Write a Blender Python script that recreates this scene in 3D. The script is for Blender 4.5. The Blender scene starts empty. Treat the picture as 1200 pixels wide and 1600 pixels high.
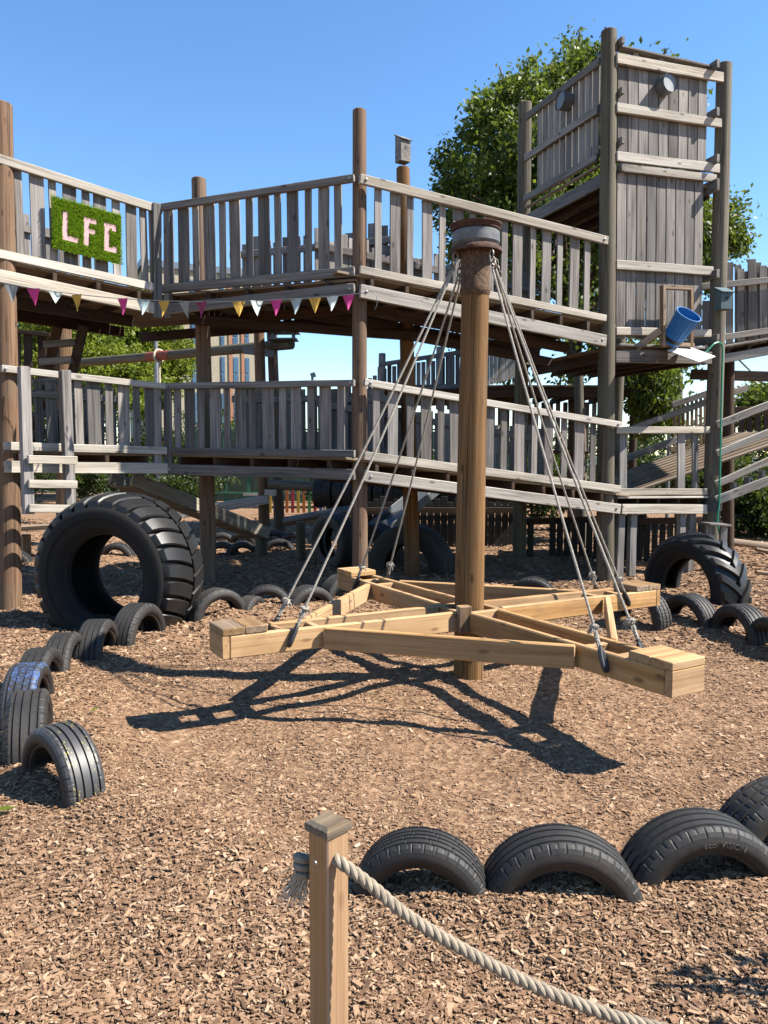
import bpy, bmesh, math, random
import numpy as np
from mathutils import Vector, Matrix
R = math.radians
random.seed(7)
rng = np.random.default_rng(7)
sc = bpy.context.scene
COL = sc.collection
V = Vector

# ------------------------------------------------------------------ camera
CAM_H, FPX, PITCH = 1.65, 1190.0, R(4.3)
cam_d = bpy.data.cameras.new('camera')
cam_d.sensor_fit = 'VERTICAL'; cam_d.sensor_height = 36; cam_d.sensor_width = 27
cam_d.lens = 36*FPX/1600
cam_d.clip_start = 0.05; cam_d.clip_end = 3000
cam = bpy.data.objects.new('camera', cam_d); COL.objects.link(cam)
cam.location = (0, 0, CAM_H); cam.rotation_euler = (R(90)-PITCH, 0, 0)
sc.camera = cam

def at(px, py, Y):
    """photo pixel at a depth -> world point"""
    a = (px-600)/FPX; b = (800-py)/FPX
    dy = math.cos(PITCH)+b*math.sin(PITCH); dz = -math.sin(PITCH)+b*math.cos(PITCH)
    t = Y/dy
    return V((a*t, Y, CAM_H+dz*t))
def ux(px, py):
    b = (800-py)/FPX; return (px-600)/FPX/(math.cos(PITCH)+b*math.sin(PITCH))
def gp(px, py):
    b = (800-py)/FPX
    dy = math.cos(PITCH)+b*math.sin(PITCH); dz = -math.sin(PITCH)+b*math.cos(PITCH)
    t = -CAM_H/dz
    return V(((px-600)/FPX*t, dy*t, 0))

# ------------------------------------------------------------------ light
SUN_EL = R(48); sh = V((1, -0.11, 0)).normalized()
S = V((sh.x*math.cos(SUN_EL), sh.y*math.cos(SUN_EL), math.sin(SUN_EL)))
sun_d = bpy.data.lights.new('sun', 'SUN'); sun_d.energy = 5.0; sun_d.angle = R(0.5); sun_d.color = (1, .94, .845)
sun = bpy.data.objects.new('sun', sun_d); COL.objects.link(sun)
sun.rotation_euler = S.to_track_quat('Z', 'Y').to_euler(); sun.location = (20, -3, 22)
w = bpy.data.worlds.new('World'); sc.world = w; w.use_nodes = True
nt = w.node_tree; bg = nt.nodes['Background']
sky = nt.nodes.new('ShaderNodeTexSky'); sky.sky_type = 'NISHITA'; sky.sun_disc = False
sky.sun_elevation = SUN_EL; sky.sun_rotation = math.atan2(sh.x, sh.y)
sky.air_density = 1.0; sky.dust_density = 0.0; sky.ozone_density = 3.0
hs_ = nt.nodes.new('ShaderNodeHueSaturation'); hs_.inputs['Saturation'].default_value = 1.16; nt.links.new(sky.outputs[0], hs_.inputs['Color'])
nt.links.new(hs_.outputs[0], bg.inputs[0]); bg.inputs[1].default_value = 0.086
sc.view_settings.view_transform = 'Standard'; sc.view_settings.look = 'None'
sc.view_settings.exposure = 1.57
sc.cycles.diffuse_bounces = 1; sc.cycles.max_bounces = 6; sc.view_settings.gamma = 1.0

# ------------------------------------------------------------------ materials
class NT:
    def __init__(s, name):
        s.m = bpy.data.materials.new(name); s.m.use_nodes = True
        s.t = s.m.node_tree; s.b = s.t.nodes['Principled BSDF']; s.out = s.t.nodes['Material Output']
    def n(s, kind, **kw):
        x = s.t.nodes.new('ShaderNode'+kind)
        for k, v in kw.items():
            if k.startswith('i_'):
                x.inputs[int(k[2:])].default_value = v
            else: setattr(x, k, v)
        return x
    def l(s, a, b): s.t.links.new(a, b)
    def ramp(s, fac, stops):
        r = s.n('ValToRGB'); e = r.color_ramp.elements
        while len(e) < len(stops): e.new(.5)
        for el, (p, c) in zip(e, stops):
            el.position = p; el.color = (*c, 1) if len(c) == 3 else c
        s.l(fac, r.inputs[0]); return r.outputs[0]
    def math(s, op, a, b=None, clamp=False):
        x = s.n('Math', operation=op, use_clamp=clamp)
        for i, v in enumerate((a, b)):
            if v is None: continue
            if isinstance(v, (int, float)): x.inputs[i].default_value = v
            else: s.l(v, x.inputs[i])
        return x.outputs[0]
    def mix(s, fac, a, b, mode='MIX'):
        x = s.n('Mix', data_type='RGBA', blend_type=mode)
        for sock, v in ((x.inputs[0], fac), (x.inputs[6], a), (x.inputs[7], b)):
            if isinstance(v, (int, float)): sock.default_value = v
            elif isinstance(v, tuple): sock.default_value = (*v, 1)
            else: s.l(v, sock)
        return x.outputs[2]
    def noise(s, vec, scale, detail=4, rough=.6, dist=0.0):
        x = s.n('TexNoise'); x.inputs['Scale'].default_value = scale; x.inputs['Detail'].default_value = detail
        x.inputs['Roughness'].default_value = rough; x.inputs['Distortion'].default_value = dist
        if vec is not None: s.l(vec, x.inputs['Vector'])
        return x.outputs[0]
    def scaled(s, vec, sc_):
        x = s.n('Mapping'); x.inputs['Scale'].default_value = sc_; s.l(vec, x.inputs['Vector']); return x.outputs[0]
    def bump(s, h, strength, dist):
        x = s.n('Bump'); x.inputs['Strength'].default_value = strength; x.inputs['Distance'].default_value = dist
        s.l(h, x.inputs['Height']); s.l(x.outputs[0], s.b.inputs['Normal'])
    def rnd(s):
        g = s.n('NewGeometry'); o = s.n('ObjectInfo')
        a = s.math('ADD', g.outputs['Random Per Island'], o.outputs['Random'])
        return s.math('FRACT', a)

def wood(name, dark, mid, light, tint=.35, rough=.8, along=1.5, across=62, bump=.6, crack=.55, knots=True, stain=None, satv=.5, cks=2.2):
    k = NT(name)
    a = k.n('Attribute', attribute_name='gco'); gv = a.outputs['Vector']
    n1 = k.noise(k.scaled(gv, (along, across, across)), 1, 6, .65, .4)
    n2 = k.noise(k.scaled(gv, (along*.5, across*.16, across*.16)), 1, 3, .5, .6)
    n3 = k.noise(k.scaled(gv, (along*.55*(1 if cks > 1 else .8), across*cks, across*cks)), 1, 4, .6, 0 if cks > 1 else .5)
    c = k.ramp(k.math('ADD', k.math('MULTIPLY', n1, .65), k.math('MULTIPLY', n2, .35)), [(.34, dark), (.5, mid), (.68, light)])
    ck = k.ramp(n3, [(.30 if cks > 1 else .36, (0, 0, 0)), (.37 if cks > 1 else .41, (1, 1, 1))])
    c = k.mix(k.math('MULTIPLY', k.math('SUBTRACT', 1.0, ck), crack), c, tuple(x*.28 for x in dark))
    if knots:
        v = k.n('TexVoronoi'); v.inputs['Scale'].default_value = 1; k.l(k.scaled(gv, (3.2, 8, 8)), v.inputs['Vector'])
        kn = k.ramp(v.outputs['Distance'], [(.07, (1, 1, 1)), (.16, (0, 0, 0))])
        c = k.mix(k.math('MULTIPLY', kn, .75), c, tuple(x*.45 for x in dark))
    rv = k.rnd()
    br = k.math('ADD', k.math('MULTIPLY', rv, 2*tint), 1-tint)
    hs = k.n('HueSaturation'); k.l(c, hs.inputs['Color']); k.l(br, hs.inputs['Value'])
    k.l(k.math('ADD', k.math('MULTIPLY', k.math('FRACT', k.math('MULTIPLY', rv, 7.3)), satv), 1-satv*.5), hs.inputs['Saturation'])
    c = hs.outputs[0]
    if stain:
        g = k.n('NewGeometry')
        sn = k.noise(g.outputs['Position'], 2.2, 5, .7)
        c = k.mix(k.math('MULTIPLY', k.ramp(sn, [(.48, (0, 0, 0)), (.66, (1, 1, 1))]), .5), c, stain)
    k.l(c, k.b.inputs['Base Color']); k.b.inputs['Roughness'].default_value = rough
    k.b.inputs['Specular IOR Level'].default_value = .25
    k.bump(k.math('SUBTRACT', n1, k.math('MULTIPLY', k.math('SUBTRACT', 1.0, ck), .6)), bump, .004)
    return k.m

def plain(name, col, rough=.6, metal=0, var=.15, scale=9, bump=0, spec=.4, tint=0, second=None):
    k = NT(name); tc = k.n('TexCoord')
    n = k.noise(tc.outputs['Object'], scale, 5, .65)
    c = k.ramp(n, [(.3, tuple(x*(1-var) for x in col)), (.7, tuple(min(1, x*(1+var)) for x in (second or col)))])
    if tint:
        hs = k.n('HueSaturation'); k.l(c, hs.inputs['Color'])
        k.l(k.math('ADD', k.math('MULTIPLY', k.rnd(), 2*tint), 1-tint), hs.inputs['Value']); c = hs.outputs[0]
    k.l(c, k.b.inputs['Base Color']); k.b.inputs['Roughness'].default_value = rough
    k.b.inputs['Metallic'].default_value = metal; k.b.inputs['Specular IOR Level'].default_value = spec
    if bump: k.bump(n, bump, .01)
    return k.m

def leafmat(name, cols, transl=.35):
    k = NT(name); rv = k.rnd()
    c = k.ramp(rv, [(i/(len(cols)-1), c_) for i, c_ in enumerate(cols)])
    k.l(c, k.b.inputs['Base Color']); k.b.inputs['Roughness'].default_value = .5; k.b.inputs['Specular IOR Level'].default_value = .3
    tr = k.n('BsdfTranslucent'); k.l(k.mix(.5, c, (.16, .22, .02)), tr.inputs[0])
    mx = k.n('MixShader'); mx.inputs[0].default_value = transl
    k.l(k.b.outputs[0], mx.inputs[1]); k.l(tr.outputs[0], mx.inputs[2]); k.l(mx.outputs[0], k.out.inputs[0])
    return k.m

M = {}
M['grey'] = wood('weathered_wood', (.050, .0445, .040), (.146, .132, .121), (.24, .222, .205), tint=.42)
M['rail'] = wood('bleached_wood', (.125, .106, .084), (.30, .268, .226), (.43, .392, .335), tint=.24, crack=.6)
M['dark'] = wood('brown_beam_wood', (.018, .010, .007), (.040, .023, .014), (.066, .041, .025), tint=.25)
M['post'] = wood('brown_post_wood', (.046, .024, .012), (.122, .066, .034), (.20, .122, .068), tint=.16, along=1.1, across=70, bump=1.0, crack=.75, cks=.42, stain=(.12, .09, .062))
M['greypost'] = wood('grey_post_wood', (.036, .029, .021), (.090, .075, .053), (.155, .132, .095), tint=.14, along=1.0, across=62, bump=1.0, crack=.75, cks=.42, stain=(.09, .088, .06))
M['pole'] = wood('swing_pole_wood', (.052, .027, .013), (.145, .085, .043), (.235, .150, .083), tint=.05, along=1.2, across=78, bump=1.0, crack=.8, cks=.42, stain=(.12, .075, .042))
M['new'] = wood('yellow_new_timber', (.19, .10, .042), (.335, .202, .094), (.42, .275, .145), tint=.15, along=1.2, across=42, bump=.35, crack=.35, satv=.2, stain=(.20, .12, .06))
M['plate'] = wood('seat_plank_wood', (.105, .066, .038), (.20, .133, .08), (.29, .205, .13), tint=.24, along=1.6, across=26)
M['fpost'] = wood('foreground_post_wood', (.15, .080, .038), (.265, .155, .078), (.345, .220, .122), tint=.05, along=.7, across=60, bump=.35, crack=.18, rough=.7)
M['cap'] = wood('weathered_cap_wood', (.06, .045, .03), (.13, .10, .068), (.20, .155, .11), tint=.1, along=3, across=50)
M['shade'] = wood('shade_dark_fence_wood', (.010, .009, .008), (.022, .020, .017), (.04, .036, .03), tint=.3)  # fence wood near black: under-deck shade is put into its colour
M['decking'] = wood('deck_board_wood', (.08, .056, .037), (.16, .118, .08), (.24, .185, .13), tint=.22)
def rubber(name, base, dust, amt, rough):
    k = NT(name); tc = k.n('TexCoord'); ov = tc.outputs['Object']
    n1 = k.noise(ov, 5, 6, .7); n2 = k.noise(ov, 60, 4, .7); oi = k.n('ObjectInfo')
    f = k.math('MULTIPLY', k.ramp(k.math('ADD', k.math('MULTIPLY', n1, .7), k.math('MULTIPLY', n2, .3)), [(.38, (0, 0, 0)), (.68, (1, 1, 1))]),
               k.math('ADD', k.math('MULTIPLY', oi.outputs['Random'], amt), amt*.5))
    k.l(k.mix(f, base, dust), k.b.inputs['Base Color'])
    k.l(k.math('ADD', k.math('MULTIPLY', f, .3), rough), k.b.inputs['Roughness'])
    k.b.inputs['Specular IOR Level'].default_value = .35
    k.bump(n2, .25, .003); return k.m
M['tread'] = rubber('tyre_tread_rubber', (.014, .0138, .0138), (.075, .062, .05), .3, .6)
M['side'] = rubber('tyre_sidewall_rubber', (.013, .012, .0115), (.065, .047, .034), .4, .58)
M['blackrub'] = plain('black_rubber', (.02, .02, .022), .5, var=.3)
M['bigside'] = rubber('earthmover_sidewall', (.0055, .0052, .005), (.026, .02, .016), .18, .85)
M['bigrub'] = rubber('earthmover_rubber', (.0085, .0085, .0088), (.045, .036, .028), .12, .42)
M['bluepaint'] = None
M['rope'] = plain('pale_rope', (.26, .235, .20), .9, var=.25, scale=60, spec=.1)
M['rope2'] = plain('thick_hemp_rope', (.215, .18, .135), .9, var=.3, scale=40, spec=.1)
M['fray'] = plain('frayed_rope_fibre', (.42, .35, .26), .9, var=.2, spec=.1)
M['rust'] = plain('rusty_steel', (.035, .016, .010), .85, .15, var=.45, scale=25, bump=.6, second=(.06, .028, .017))
M['rustplate'] = plain('pitted_rust', (.04, .023, .013), .9, .0, var=.5, scale=45, bump=.9, second=(.09, .052, .03))
M['whitemetal'] = plain('chalky_white_paint', (.085, .088, .09), .55, var=.5, scale=14)
M['chain'] = plain('galvanised_chain', (.16, .14, .12), .5, .6, var=.4, scale=30)
M['steel'] = plain('aluminium', (.17, .175, .18), .5, .55, var=.15)
M['darksteel'] = plain('dark_metal', (.09, .10, .11), .5, .4)
M['bolt'] = plain('bolt_metal', (.22, .21, .20), .45, .6)
M['blue'] = plain('blue_plastic', (.012, .12, .34), .45, var=.08)
M['black'] = plain('black_plastic', (.012, .012, .014), .5)
M['whiteboard'] = plain('white_board', (.42, .41, .39), .7, var=.05)
M['hose'] = plain('green_hose', (.004, .17, .10), .4, var=.1)
M['bird'] = plain('grey_blue_painted_wood', (.06, .095, .11), .75, var=.25, scale=20)
M['pinkletter'] = plain('pink_board', (.42, .25, .26), .8, var=.1)
M['turfback'] = plain('turf_backing', (.02, .05, .01), .95)
M['turf'] = leafmat('turf_blades', [(.13, .24, .012), (.26, .44, .025), (.40, .60, .05)], .35)
M['grass'] = plain('lawn_green', (.018, .03, .008), .9, var=.35, scale=3)
M['leaf1'] = leafmat('dark_leaves', [(.022, .043, .008), (.045, .075, .012), (.085, .115, .018), (.15, .165, .024)], .4)
M['leaf2'] = leafmat('yellow_green_leaves', [(.09, .125, .014), (.16, .20, .022), (.25, .27, .036)], .5)
M['leaf3'] = leafmat('hedge_leaves', [(.013, .026, .008), (.026, .045, .010), (.046, .066, .014)], .3)
M['bark'] = plain('tree_bark', (.09, .065, .045), .9, var=.4, scale=14, bump=.6)
M['cream'] = plain('cream_brick', (.30, .25, .18), .85, var=.22, scale=6)
M['orange'] = plain('orange_panel', (.28, .125, .065), .7, var=.08)
M['glass'] = plain('window_glass', (.035, .07, .12), .12, var=.3, scale=.6, spec=.8)
M['frame'] = plain('window_frame', (.10, .13, .17), .5)
M['greenfence'] = plain('green_fence_paint', (.02, .10, .06), .6, var=.2)
M['mesh'] = None
for nm, c in dict(pink=(.42, .03, .17), white=(.46, .50, .46), grey=(.20, .22, .22), yellow=(.42, .25, .035), ice=(.27, .34, .34), plum=(.19, .02, .06)).items():
    M['flag_'+nm] = plain('bunting_'+nm, c, .75, var=.08)
for nm, c in dict(red=(.5, .04, .04), yellow=(.62, .38, .04), blue=(.06, .12, .40), purple=(.22, .05, .26), green=(.06, .28, .08), pink=(.55, .10, .28), orange=(.6, .18, .03)).items():
    M['pale_'+nm] = plain('fence_paint_'+nm, tuple(x*.42 for x in c), .65, var=.15)

# ground + chips
def chipcols(k, fac):
    return k.ramp(fac, [(0, (.068, .036, .022)), (.2, (.125, .070, .041)), (.45, (.190, .113, .067)), (.75, (.262, .167, .101)), (.93, (.345, .237, .152)), (1, (.44, .325, .225))])
k = NT('wood_chip'); rv = k.rnd(); tc = k.n('TexCoord')
n = k.noise(k.scaled(tc.outputs['Object'], (1, 1, 1)), 90, 3, .6)
p = k.noise(tc.outputs['Object'], .9, 3, .6)
c = k.mix(.22, chipcols(k, rv), k.ramp(n, [(.35, (.10, .054, .029)), (.65, (.28, .178, .104))]))
c = k.mix(k.math('MULTIPLY', k.ramp(p, [(.45, (0, 0, 0)), (.65, (1, 1, 1))]), .3), c, (.145, .086, .050))
k.l(c, k.b.inputs['Base Color']); k.b.inputs['Roughness'].default_value = .85; k.b.inputs['Specular IOR Level'].default_value = .2
M['chip'] = k.m
k = NT('bark_mulch'); tc = k.n('TexCoord'); ov = tc.outputs['Object']
v = k.n('TexVoronoi'); v.inputs['Scale'].default_value = 26; k.l(k.scaled(ov, (1, 1.35, 1)), v.inputs['Vector'])
n = k.noise(ov, 1.1, 5, .65); n2 = k.noise(ov, 55, 5, .7)
sepx = k.n('SeparateColor'); k.l(v.outputs['Color'], sepx.inputs[0])
cell = k.math('ADD', k.math('MULTIPLY', sepx.outputs[0], .65), k.math('MULTIPLY', n2, .45))
c = k.mix(k.ramp(n, [(.40, (.15, .15, .15)), (.62, (.6, .6, .6))]), chipcols(k, cell), (.148, .088, .052))
k.l(c, k.b.inputs['Base Color']); k.b.inputs['Roughness'].default_value = .95; k.b.inputs['Specular IOR Level'].default_value = .1
k.bump(k.math('ADD', v.outputs['Distance'], k.math('MULTIPLY', n2, .8)), .8, .02)
M['ground'] = k.m
# tyre with worn blue paint
k = NT('blue_painted_tread'); tc = k.n('TexCoord'); n = k.noise(tc.outputs['Object'], 55, 4, .7); n2 = k.noise(tc.outputs['Object'], 6, 3, .6)
sx = k.n('SeparateXYZ'); k.l(tc.outputs['Object'], sx.inputs[0])
band = k.ramp(k.math('ADD', k.math('MULTIPLY', sx.outputs[0], 5), .5), [(.0, (.75,)*3), (.75, (.75,)*3), (.82, (.0,)*3)])
f = k.math('MULTIPLY', k.ramp(k.math('ADD', k.math('MULTIPLY', n, .55), k.math('MULTIPLY', n2, .45)), [(.48, (0, 0, 0)), (.60, (1, 1, 1))]), band)
k.l(k.mix(f, (.02, .02, .022), (.05, .13, .36)), k.b.inputs['Base Color']); k.b.inputs['Roughness'].default_value = .6
M['bluepaint'] = k.m
k = NT('green_mesh'); tc = k.n('TexCoord'); n = k.noise(tc.outputs['Object'], 3, 3, .6)
k.l(k.ramp(n, [(.3, (.012, .032, .022)), (.7, (.05, .075, .05))]), k.b.inputs['Base Color']); k.b.inputs['Roughness'].default_value = .8
M['mesh'] = k.m

# ------------------------------------------------------------------ mesh building
def frame_of(d, up):
    d = V(d).normalized(); up = V(up)
    n = d.cross(up)
    if n.length < 1e-5: n = d.cross(V((0, 1, 0)))
    n.normalize(); u = n.cross(d).normalized()
    return d, u, n
class MB:
    def __init__(s): s.v = []; s.f = []; s.g = []
    def add(s, vs, fs, gs=None):
        o = len(s.v); s.v += [tuple(v) for v in vs]
        s.g += [tuple(g) for g in gs] if gs else [tuple(v) for v in vs]
        s.f += [tuple(i+o for i in f) for f in fs]
    def board(s, p0, p1, w, t, up=(0, 0, 1), ch=.004, seg=1, jit=.0, ends=None):
        """plank from p0 to p1; w along up, t across"""
        p0, p1 = V(p0), V(p1); L = (p1-p0).length
        d, u, n = frame_of(p1-p0, up)
        ch = min(ch, w*.2, t*.2); a, b = w/2, t/2
        prof = [(a-ch, b), (a, b-ch), (a, -b+ch), (a-ch, -b), (-a+ch, -b), (-a, -b+ch), (-a, b-ch), (-a+ch, b)]
        off = V((random.uniform(0, 90), random.uniform(0, 90), random.uniform(0, 90)))
        st = [(0, .0), (min(ch, L*.2)/L, 1)]+[(i/seg, 1) for i in range(1, seg)]+[(1-min(ch, L*.2)/L, 1), (1, 0)]
        vs, gs = [], []
        for t_, full in st:
            ju, jn = (random.uniform(-jit, jit), random.uniform(-jit, jit)) if (jit and 0 < t_ < 1) else (0, 0)
            for (x, y) in prof:
                xx, yy = (x, y) if full else (x-math.copysign(ch, x)*.9, y-math.copysign(ch, y)*.9)
                q = p0+d*(L*t_)+u*(xx+ju)+n*(yy+jn)
                vs.append(q); gs.append(V((L*t_, x, y))+off)
        m = len(st); fs = []
        for i in range(m-1):
            for j in range(8):
                fs.append((i*8+j, i*8+(j+1) % 8, (i+1)*8+(j+1) % 8, (i+1)*8+j))
        fs.append(tuple(range(7, -1, -1))); fs.append(tuple(range((m-1)*8, m*8)))
        s.add(vs, fs, gs)
    def log(s, p0, p1, r0, r1, n=18, seg=8, wob=.004, cham=.012):
        p0, p1 = V(p0), V(p1); L = (p1-p0).length; d, u, nn = frame_of(p1-p0, (0, 1, .01) if abs((p1-p0).normalized().z) > .7 else (0, 0, 1))
        off = V((random.uniform(0, 90), random.uniform(0, 90), random.uniform(0, 90)))
        vs, gs, fs = [], [], []
        st = [(0, -cham), (cham/L, 0)]+[(i/seg, 0) for i in range(1, seg)]+[(1-cham/L, 0), (1, -cham)]
        ph = [random.uniform(0, 6.28) for _ in range(4)]
        for t, dr in st:
            r = r0+(r1-r0)*t+dr
            cx = wob*math.sin(t*5+ph[0]); cy = wob*math.sin(t*4+ph[1])
            for j in range(n):
                a = 2*math.pi*j/n; rr = r*(1+.018*math.sin(2*a+ph[2])+.012*math.sin(5*a+ph[3]+t*3))
                vs.append(p0+d*(L*t)+u*(rr*math.cos(a)+cx)+nn*(rr*math.sin(a)+cy))
                gs.append(V((L*t, r0*math.cos(a), r0*math.sin(a)))+off)
        m = len(st)
        for i in range(m-1):
            for j in range(n): fs.append((i*n+j, i*n+(j+1) % n, (i+1)*n+(j+1) % n, (i+1)*n+j))
        fs.append(tuple(range(n-1, -1, -1))); fs.append(tuple(range((m-1)*n, m*n)))
        s.add(vs, fs, gs)
    def tube(s, pts, r, n=8, cap=True):
        pts = [V(p) for p in pts]; vs, fs = [], []
        rr = r if isinstance(r, (list, tuple)) else [r]*len(pts)
        prev = None
        for i, p in enumerate(pts):
            d = (pts[min(i+1, len(pts)-1)]-pts[max(i-1, 0)]).normalized()
            if prev is None:
                u = d.orthogonal().normalized()
            else:
                u = (prev-d*prev.dot(d)).normalized()
            prev = u; q = d.cross(u)
            for j in range(n):
                a = 2*math.pi*j/n; vs.append(p+u*(rr[i]*math.cos(a))+q*(rr[i]*math.sin(a)))
        for i in range(len(pts)-1):
            for j in range(n): fs.append((i*n+j, i*n+(j+1) % n, (i+1)*n+(j+1) % n, (i+1)*n+j))
        if cap: fs.append(tuple(range(n-1, -1, -1))); fs.append(tuple(range((len(pts)-1)*n, len(pts)*n)))
        s.add(vs, fs)
    def rope(s, pts, Rr, pitch, n=6, step=None, strands=3):
        """laid rope: strands twisted round the path"""
        P = resample(pts, step or pitch/8)
        for k_ in range(strands):
            out = []; prev = None; acc = 0
            for i, p in enumerate(P):
                d = (P[min(i+1, len(P)-1)]-P[max(i-1, 0)]).normalized()
                u = d.orthogonal().normalized() if prev is None else (prev-d*prev.dot(d)).normalized()
                prev = u; q = d.cross(u)
                if i: acc += (p-P[i-1]).length
                a = 2*math.pi*(acc/pitch+k_/strands)
                out.append(p+(u*math.cos(a)+q*math.sin(a))*Rr*.53)
            s.tube(out, Rr*.56, n)
    def lathe(s, prof, c, axis=(0, 0, 1), n=32, closed=False):
        d, u, q = frame_of(axis, (0, 1, 0) if abs(V(axis).normalized().z) > .7 else (0, 0, 1)); c = V(c)
        vs, fs = [], []
        for (h, r) in prof:
            for j in range(n):
                a = 2*math.pi*j/n; vs.append(c+d*h+u*(r*math.cos(a))+q*(r*math.sin(a)))
        m = len(prof)
        for i in range(m-1 if not closed else m):
            i2 = (i+1) % m
            for j in range(n): fs.append((i*n+j, i*n+(j+1) % n, i2*n+(j+1) % n, i2*n+j))
        if not closed:
            if prof[0][1] < 1e-4 or prof[-1][1] < 1e-4: pass
        s.add(vs, fs)
    def ball(s, c, r, n=10, m=7, jag=0):
        vs, fs = [], []
        for i in range(m+1):
            f = math.pi*i/m
            for j in range(n):
                a = 2*math.pi*j/n; q = 1+random.uniform(-jag, jag)
                vs.append(V(c)+V((math.sin(f)*math.cos(a)*q, math.sin(f)*math.sin(a)*q, math.cos(f)*q))*r)
        for i in range(m):
            for j in range(n): fs.append((i*n+j, i*n+(j+1) % n, (i+1)*n+(j+1) % n, (i+1)*n+j))
        s.add(vs, fs)
    def build(s, name, mat, parent=None, smooth=True, angle=35, origin=None):
        me = bpy.data.meshes.new(name)
        o0 = V((0, 0, 0))
        if parent is not None: o0 = wloc(parent)
        elif origin is not None: o0 = V(origin)
        me.from_pydata([(x-o0.x, y-o0.y, z-o0.z) for x, y, z in s.v], [], s.f)
        at_ = me.attributes.new('gco', 'FLOAT_VECTOR', 'POINT')
        at_.data.foreach_set('vector', np.array(s.g, dtype=np.float32).ravel())
        bm = bmesh.new(); bm.from_mesh(me); bmesh.ops.recalc_face_normals(bm, faces=bm.faces); bm.to_mesh(me); bm.free()
        if smooth:
            me.polygons.foreach_set('use_smooth', [True]*len(me.polygons)); me.set_sharp_from_angle(angle=R(angle))
        me.materials.append(mat)
        ob = bpy.data.objects.new(name, me); COL.objects.link(ob)
        if parent is not None: ob.parent = parent
        elif origin is not None: ob.location = o0
        return ob
def wloc(o):
    p = V((0, 0, 0))
    while o is not None: p += o.location; o = o.parent
    return p
def resample(pts, step):
    pts = [V(p) for p in pts]; out = [pts[0].copy()]; carry = 0
    for a, b in zip(pts, pts[1:]):
        L = (b-a).length; d = (b-a)/max(L, 1e-9); t = step-carry
        while t <= L: out.append(a+d*t); t += step
        carry = L-(t-step)
    out.append(pts[-1].copy()); return out
def curve(ps, n=40):
    """Catmull-Rom through points"""
    ps = [V(p) for p in ps]; P = [ps[0]*2-ps[1]]+ps+[ps[-1]*2-ps[-2]]; out = []
    k_ = len(ps)-1; m = max(2, n//k_)
    for i in range(k_):
        a, b, c, d = P[i:i+4]
        for j in range(m):
            t = j/m
            out.append(.5*((2*b)+(c-a)*t+(2*a-5*b+4*c-d)*t*t+(3*b-a-3*c+d)*t**3))
    out.append(ps[-1]); return out
def tag(o, label, cat, group=None):
    o['label'] = label; o['category'] = cat
    if group: o['group'] = group
    return o
def thing(name, loc, label, cat, group=None):
    o = bpy.data.objects.new(name, None); COL.objects.link(o); o.location = loc; o.empty_display_size = .1
    return tag(o, label, cat, group)
def structure(o): o['kind'] = 'structure'; return o
def copytree(o, parent=None):
    c = o.copy(); COL.objects.link(c); c.parent = parent
    for ch in list(o.children): copytree(ch, c)
    return c

# ------------------------------------------------------------------ ground
RINGPX = [(98, 1232), (47, 1172), (44, 1118), (64, 1080), (102, 1050), (153, 1030), (217, 1006), (340, 970), (392, 961), (418, 955), (482, 950), (535, 938), (1002, 978), (1076, 980), (1156, 1000), (658, 1402), (874, 1405), (1093, 1374), (1228, 1330)]
RINGXY = [gp(*p) for p in RINGPX]
def gz(x, y):
    x = np.asarray(x, float); y = np.asarray(y, float)
    z = .018*np.sin(1.7*x+.6)*np.sin(1.3*y+1.1)+.010*np.sin(4.1*x-2.3*y)+.008*np.sin(3.3*y+5*x+2)+.011*np.sin(9.3*x+2.2*y)*np.sin(7.9*y-3.1*x+.7)+.006*np.sin(15*x-6*y)*np.sin(13*y+5*x)
    r = np.hypot(x-.62, y-5.53)
    z = z+.03*np.exp(-((r-2.85)/.28)**2)
    z = z-.03*np.exp(-((r-1.7)/.7)**2)
    for q in RINGXY: z = z+.032*np.exp(-((x-q.x)**2+(y-q.y)**2)/.085)
    # mulch heaped against the front tyres
    z = z+.03*np.exp(-((x-.7)/.9)**2-((y-2.62)/.28)**2)
    return z
xs = np.concatenate([[-900, -300, -100, -50, -30, -20], np.arange(-14, 14.01, .1), [20, 30, 50, 100, 300, 900]])
ys = np.concatenate([[-60, -20, -8, -3], np.arange(-1, 20.01, .1), [24, 30, 40, 70, 150, 400, 1500]])
X, Y = np.meshgrid(xs, ys)
Z = np.where((abs(X) < 13.5) & (Y < 19.5) & (Y > -1), gz(X, Y), 0)
nx, ny = len(xs), len(ys)
me = bpy.data.meshes.new('ground')
me.from_pydata(np.stack([X, Y, Z], -1).reshape(-1, 3).tolist(), [], [(j*nx+i, j*nx+i+1, (j+1)*nx+i+1, (j+1)*nx+i) for j in range(ny-1) for i in range(nx-1)])
me.polygons.foreach_set('use_smooth', [True]*len(me.polygons)); me.materials.append(M['ground'])
g = bpy.data.objects.new('ground', me); COL.objects.link(g); structure(g)
me = bpy.data.meshes.new('lawn')
me.from_pydata([(-300, 33, .02), (300, 33, .02), (300, 600, .02), (-300, 600, .02)], [], [(0, 1, 2, 3)]); me.materials.append(M['grass'])
g = bpy.data.objects.new('lawn', me); COL.objects.link(g); structure(g)

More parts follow.
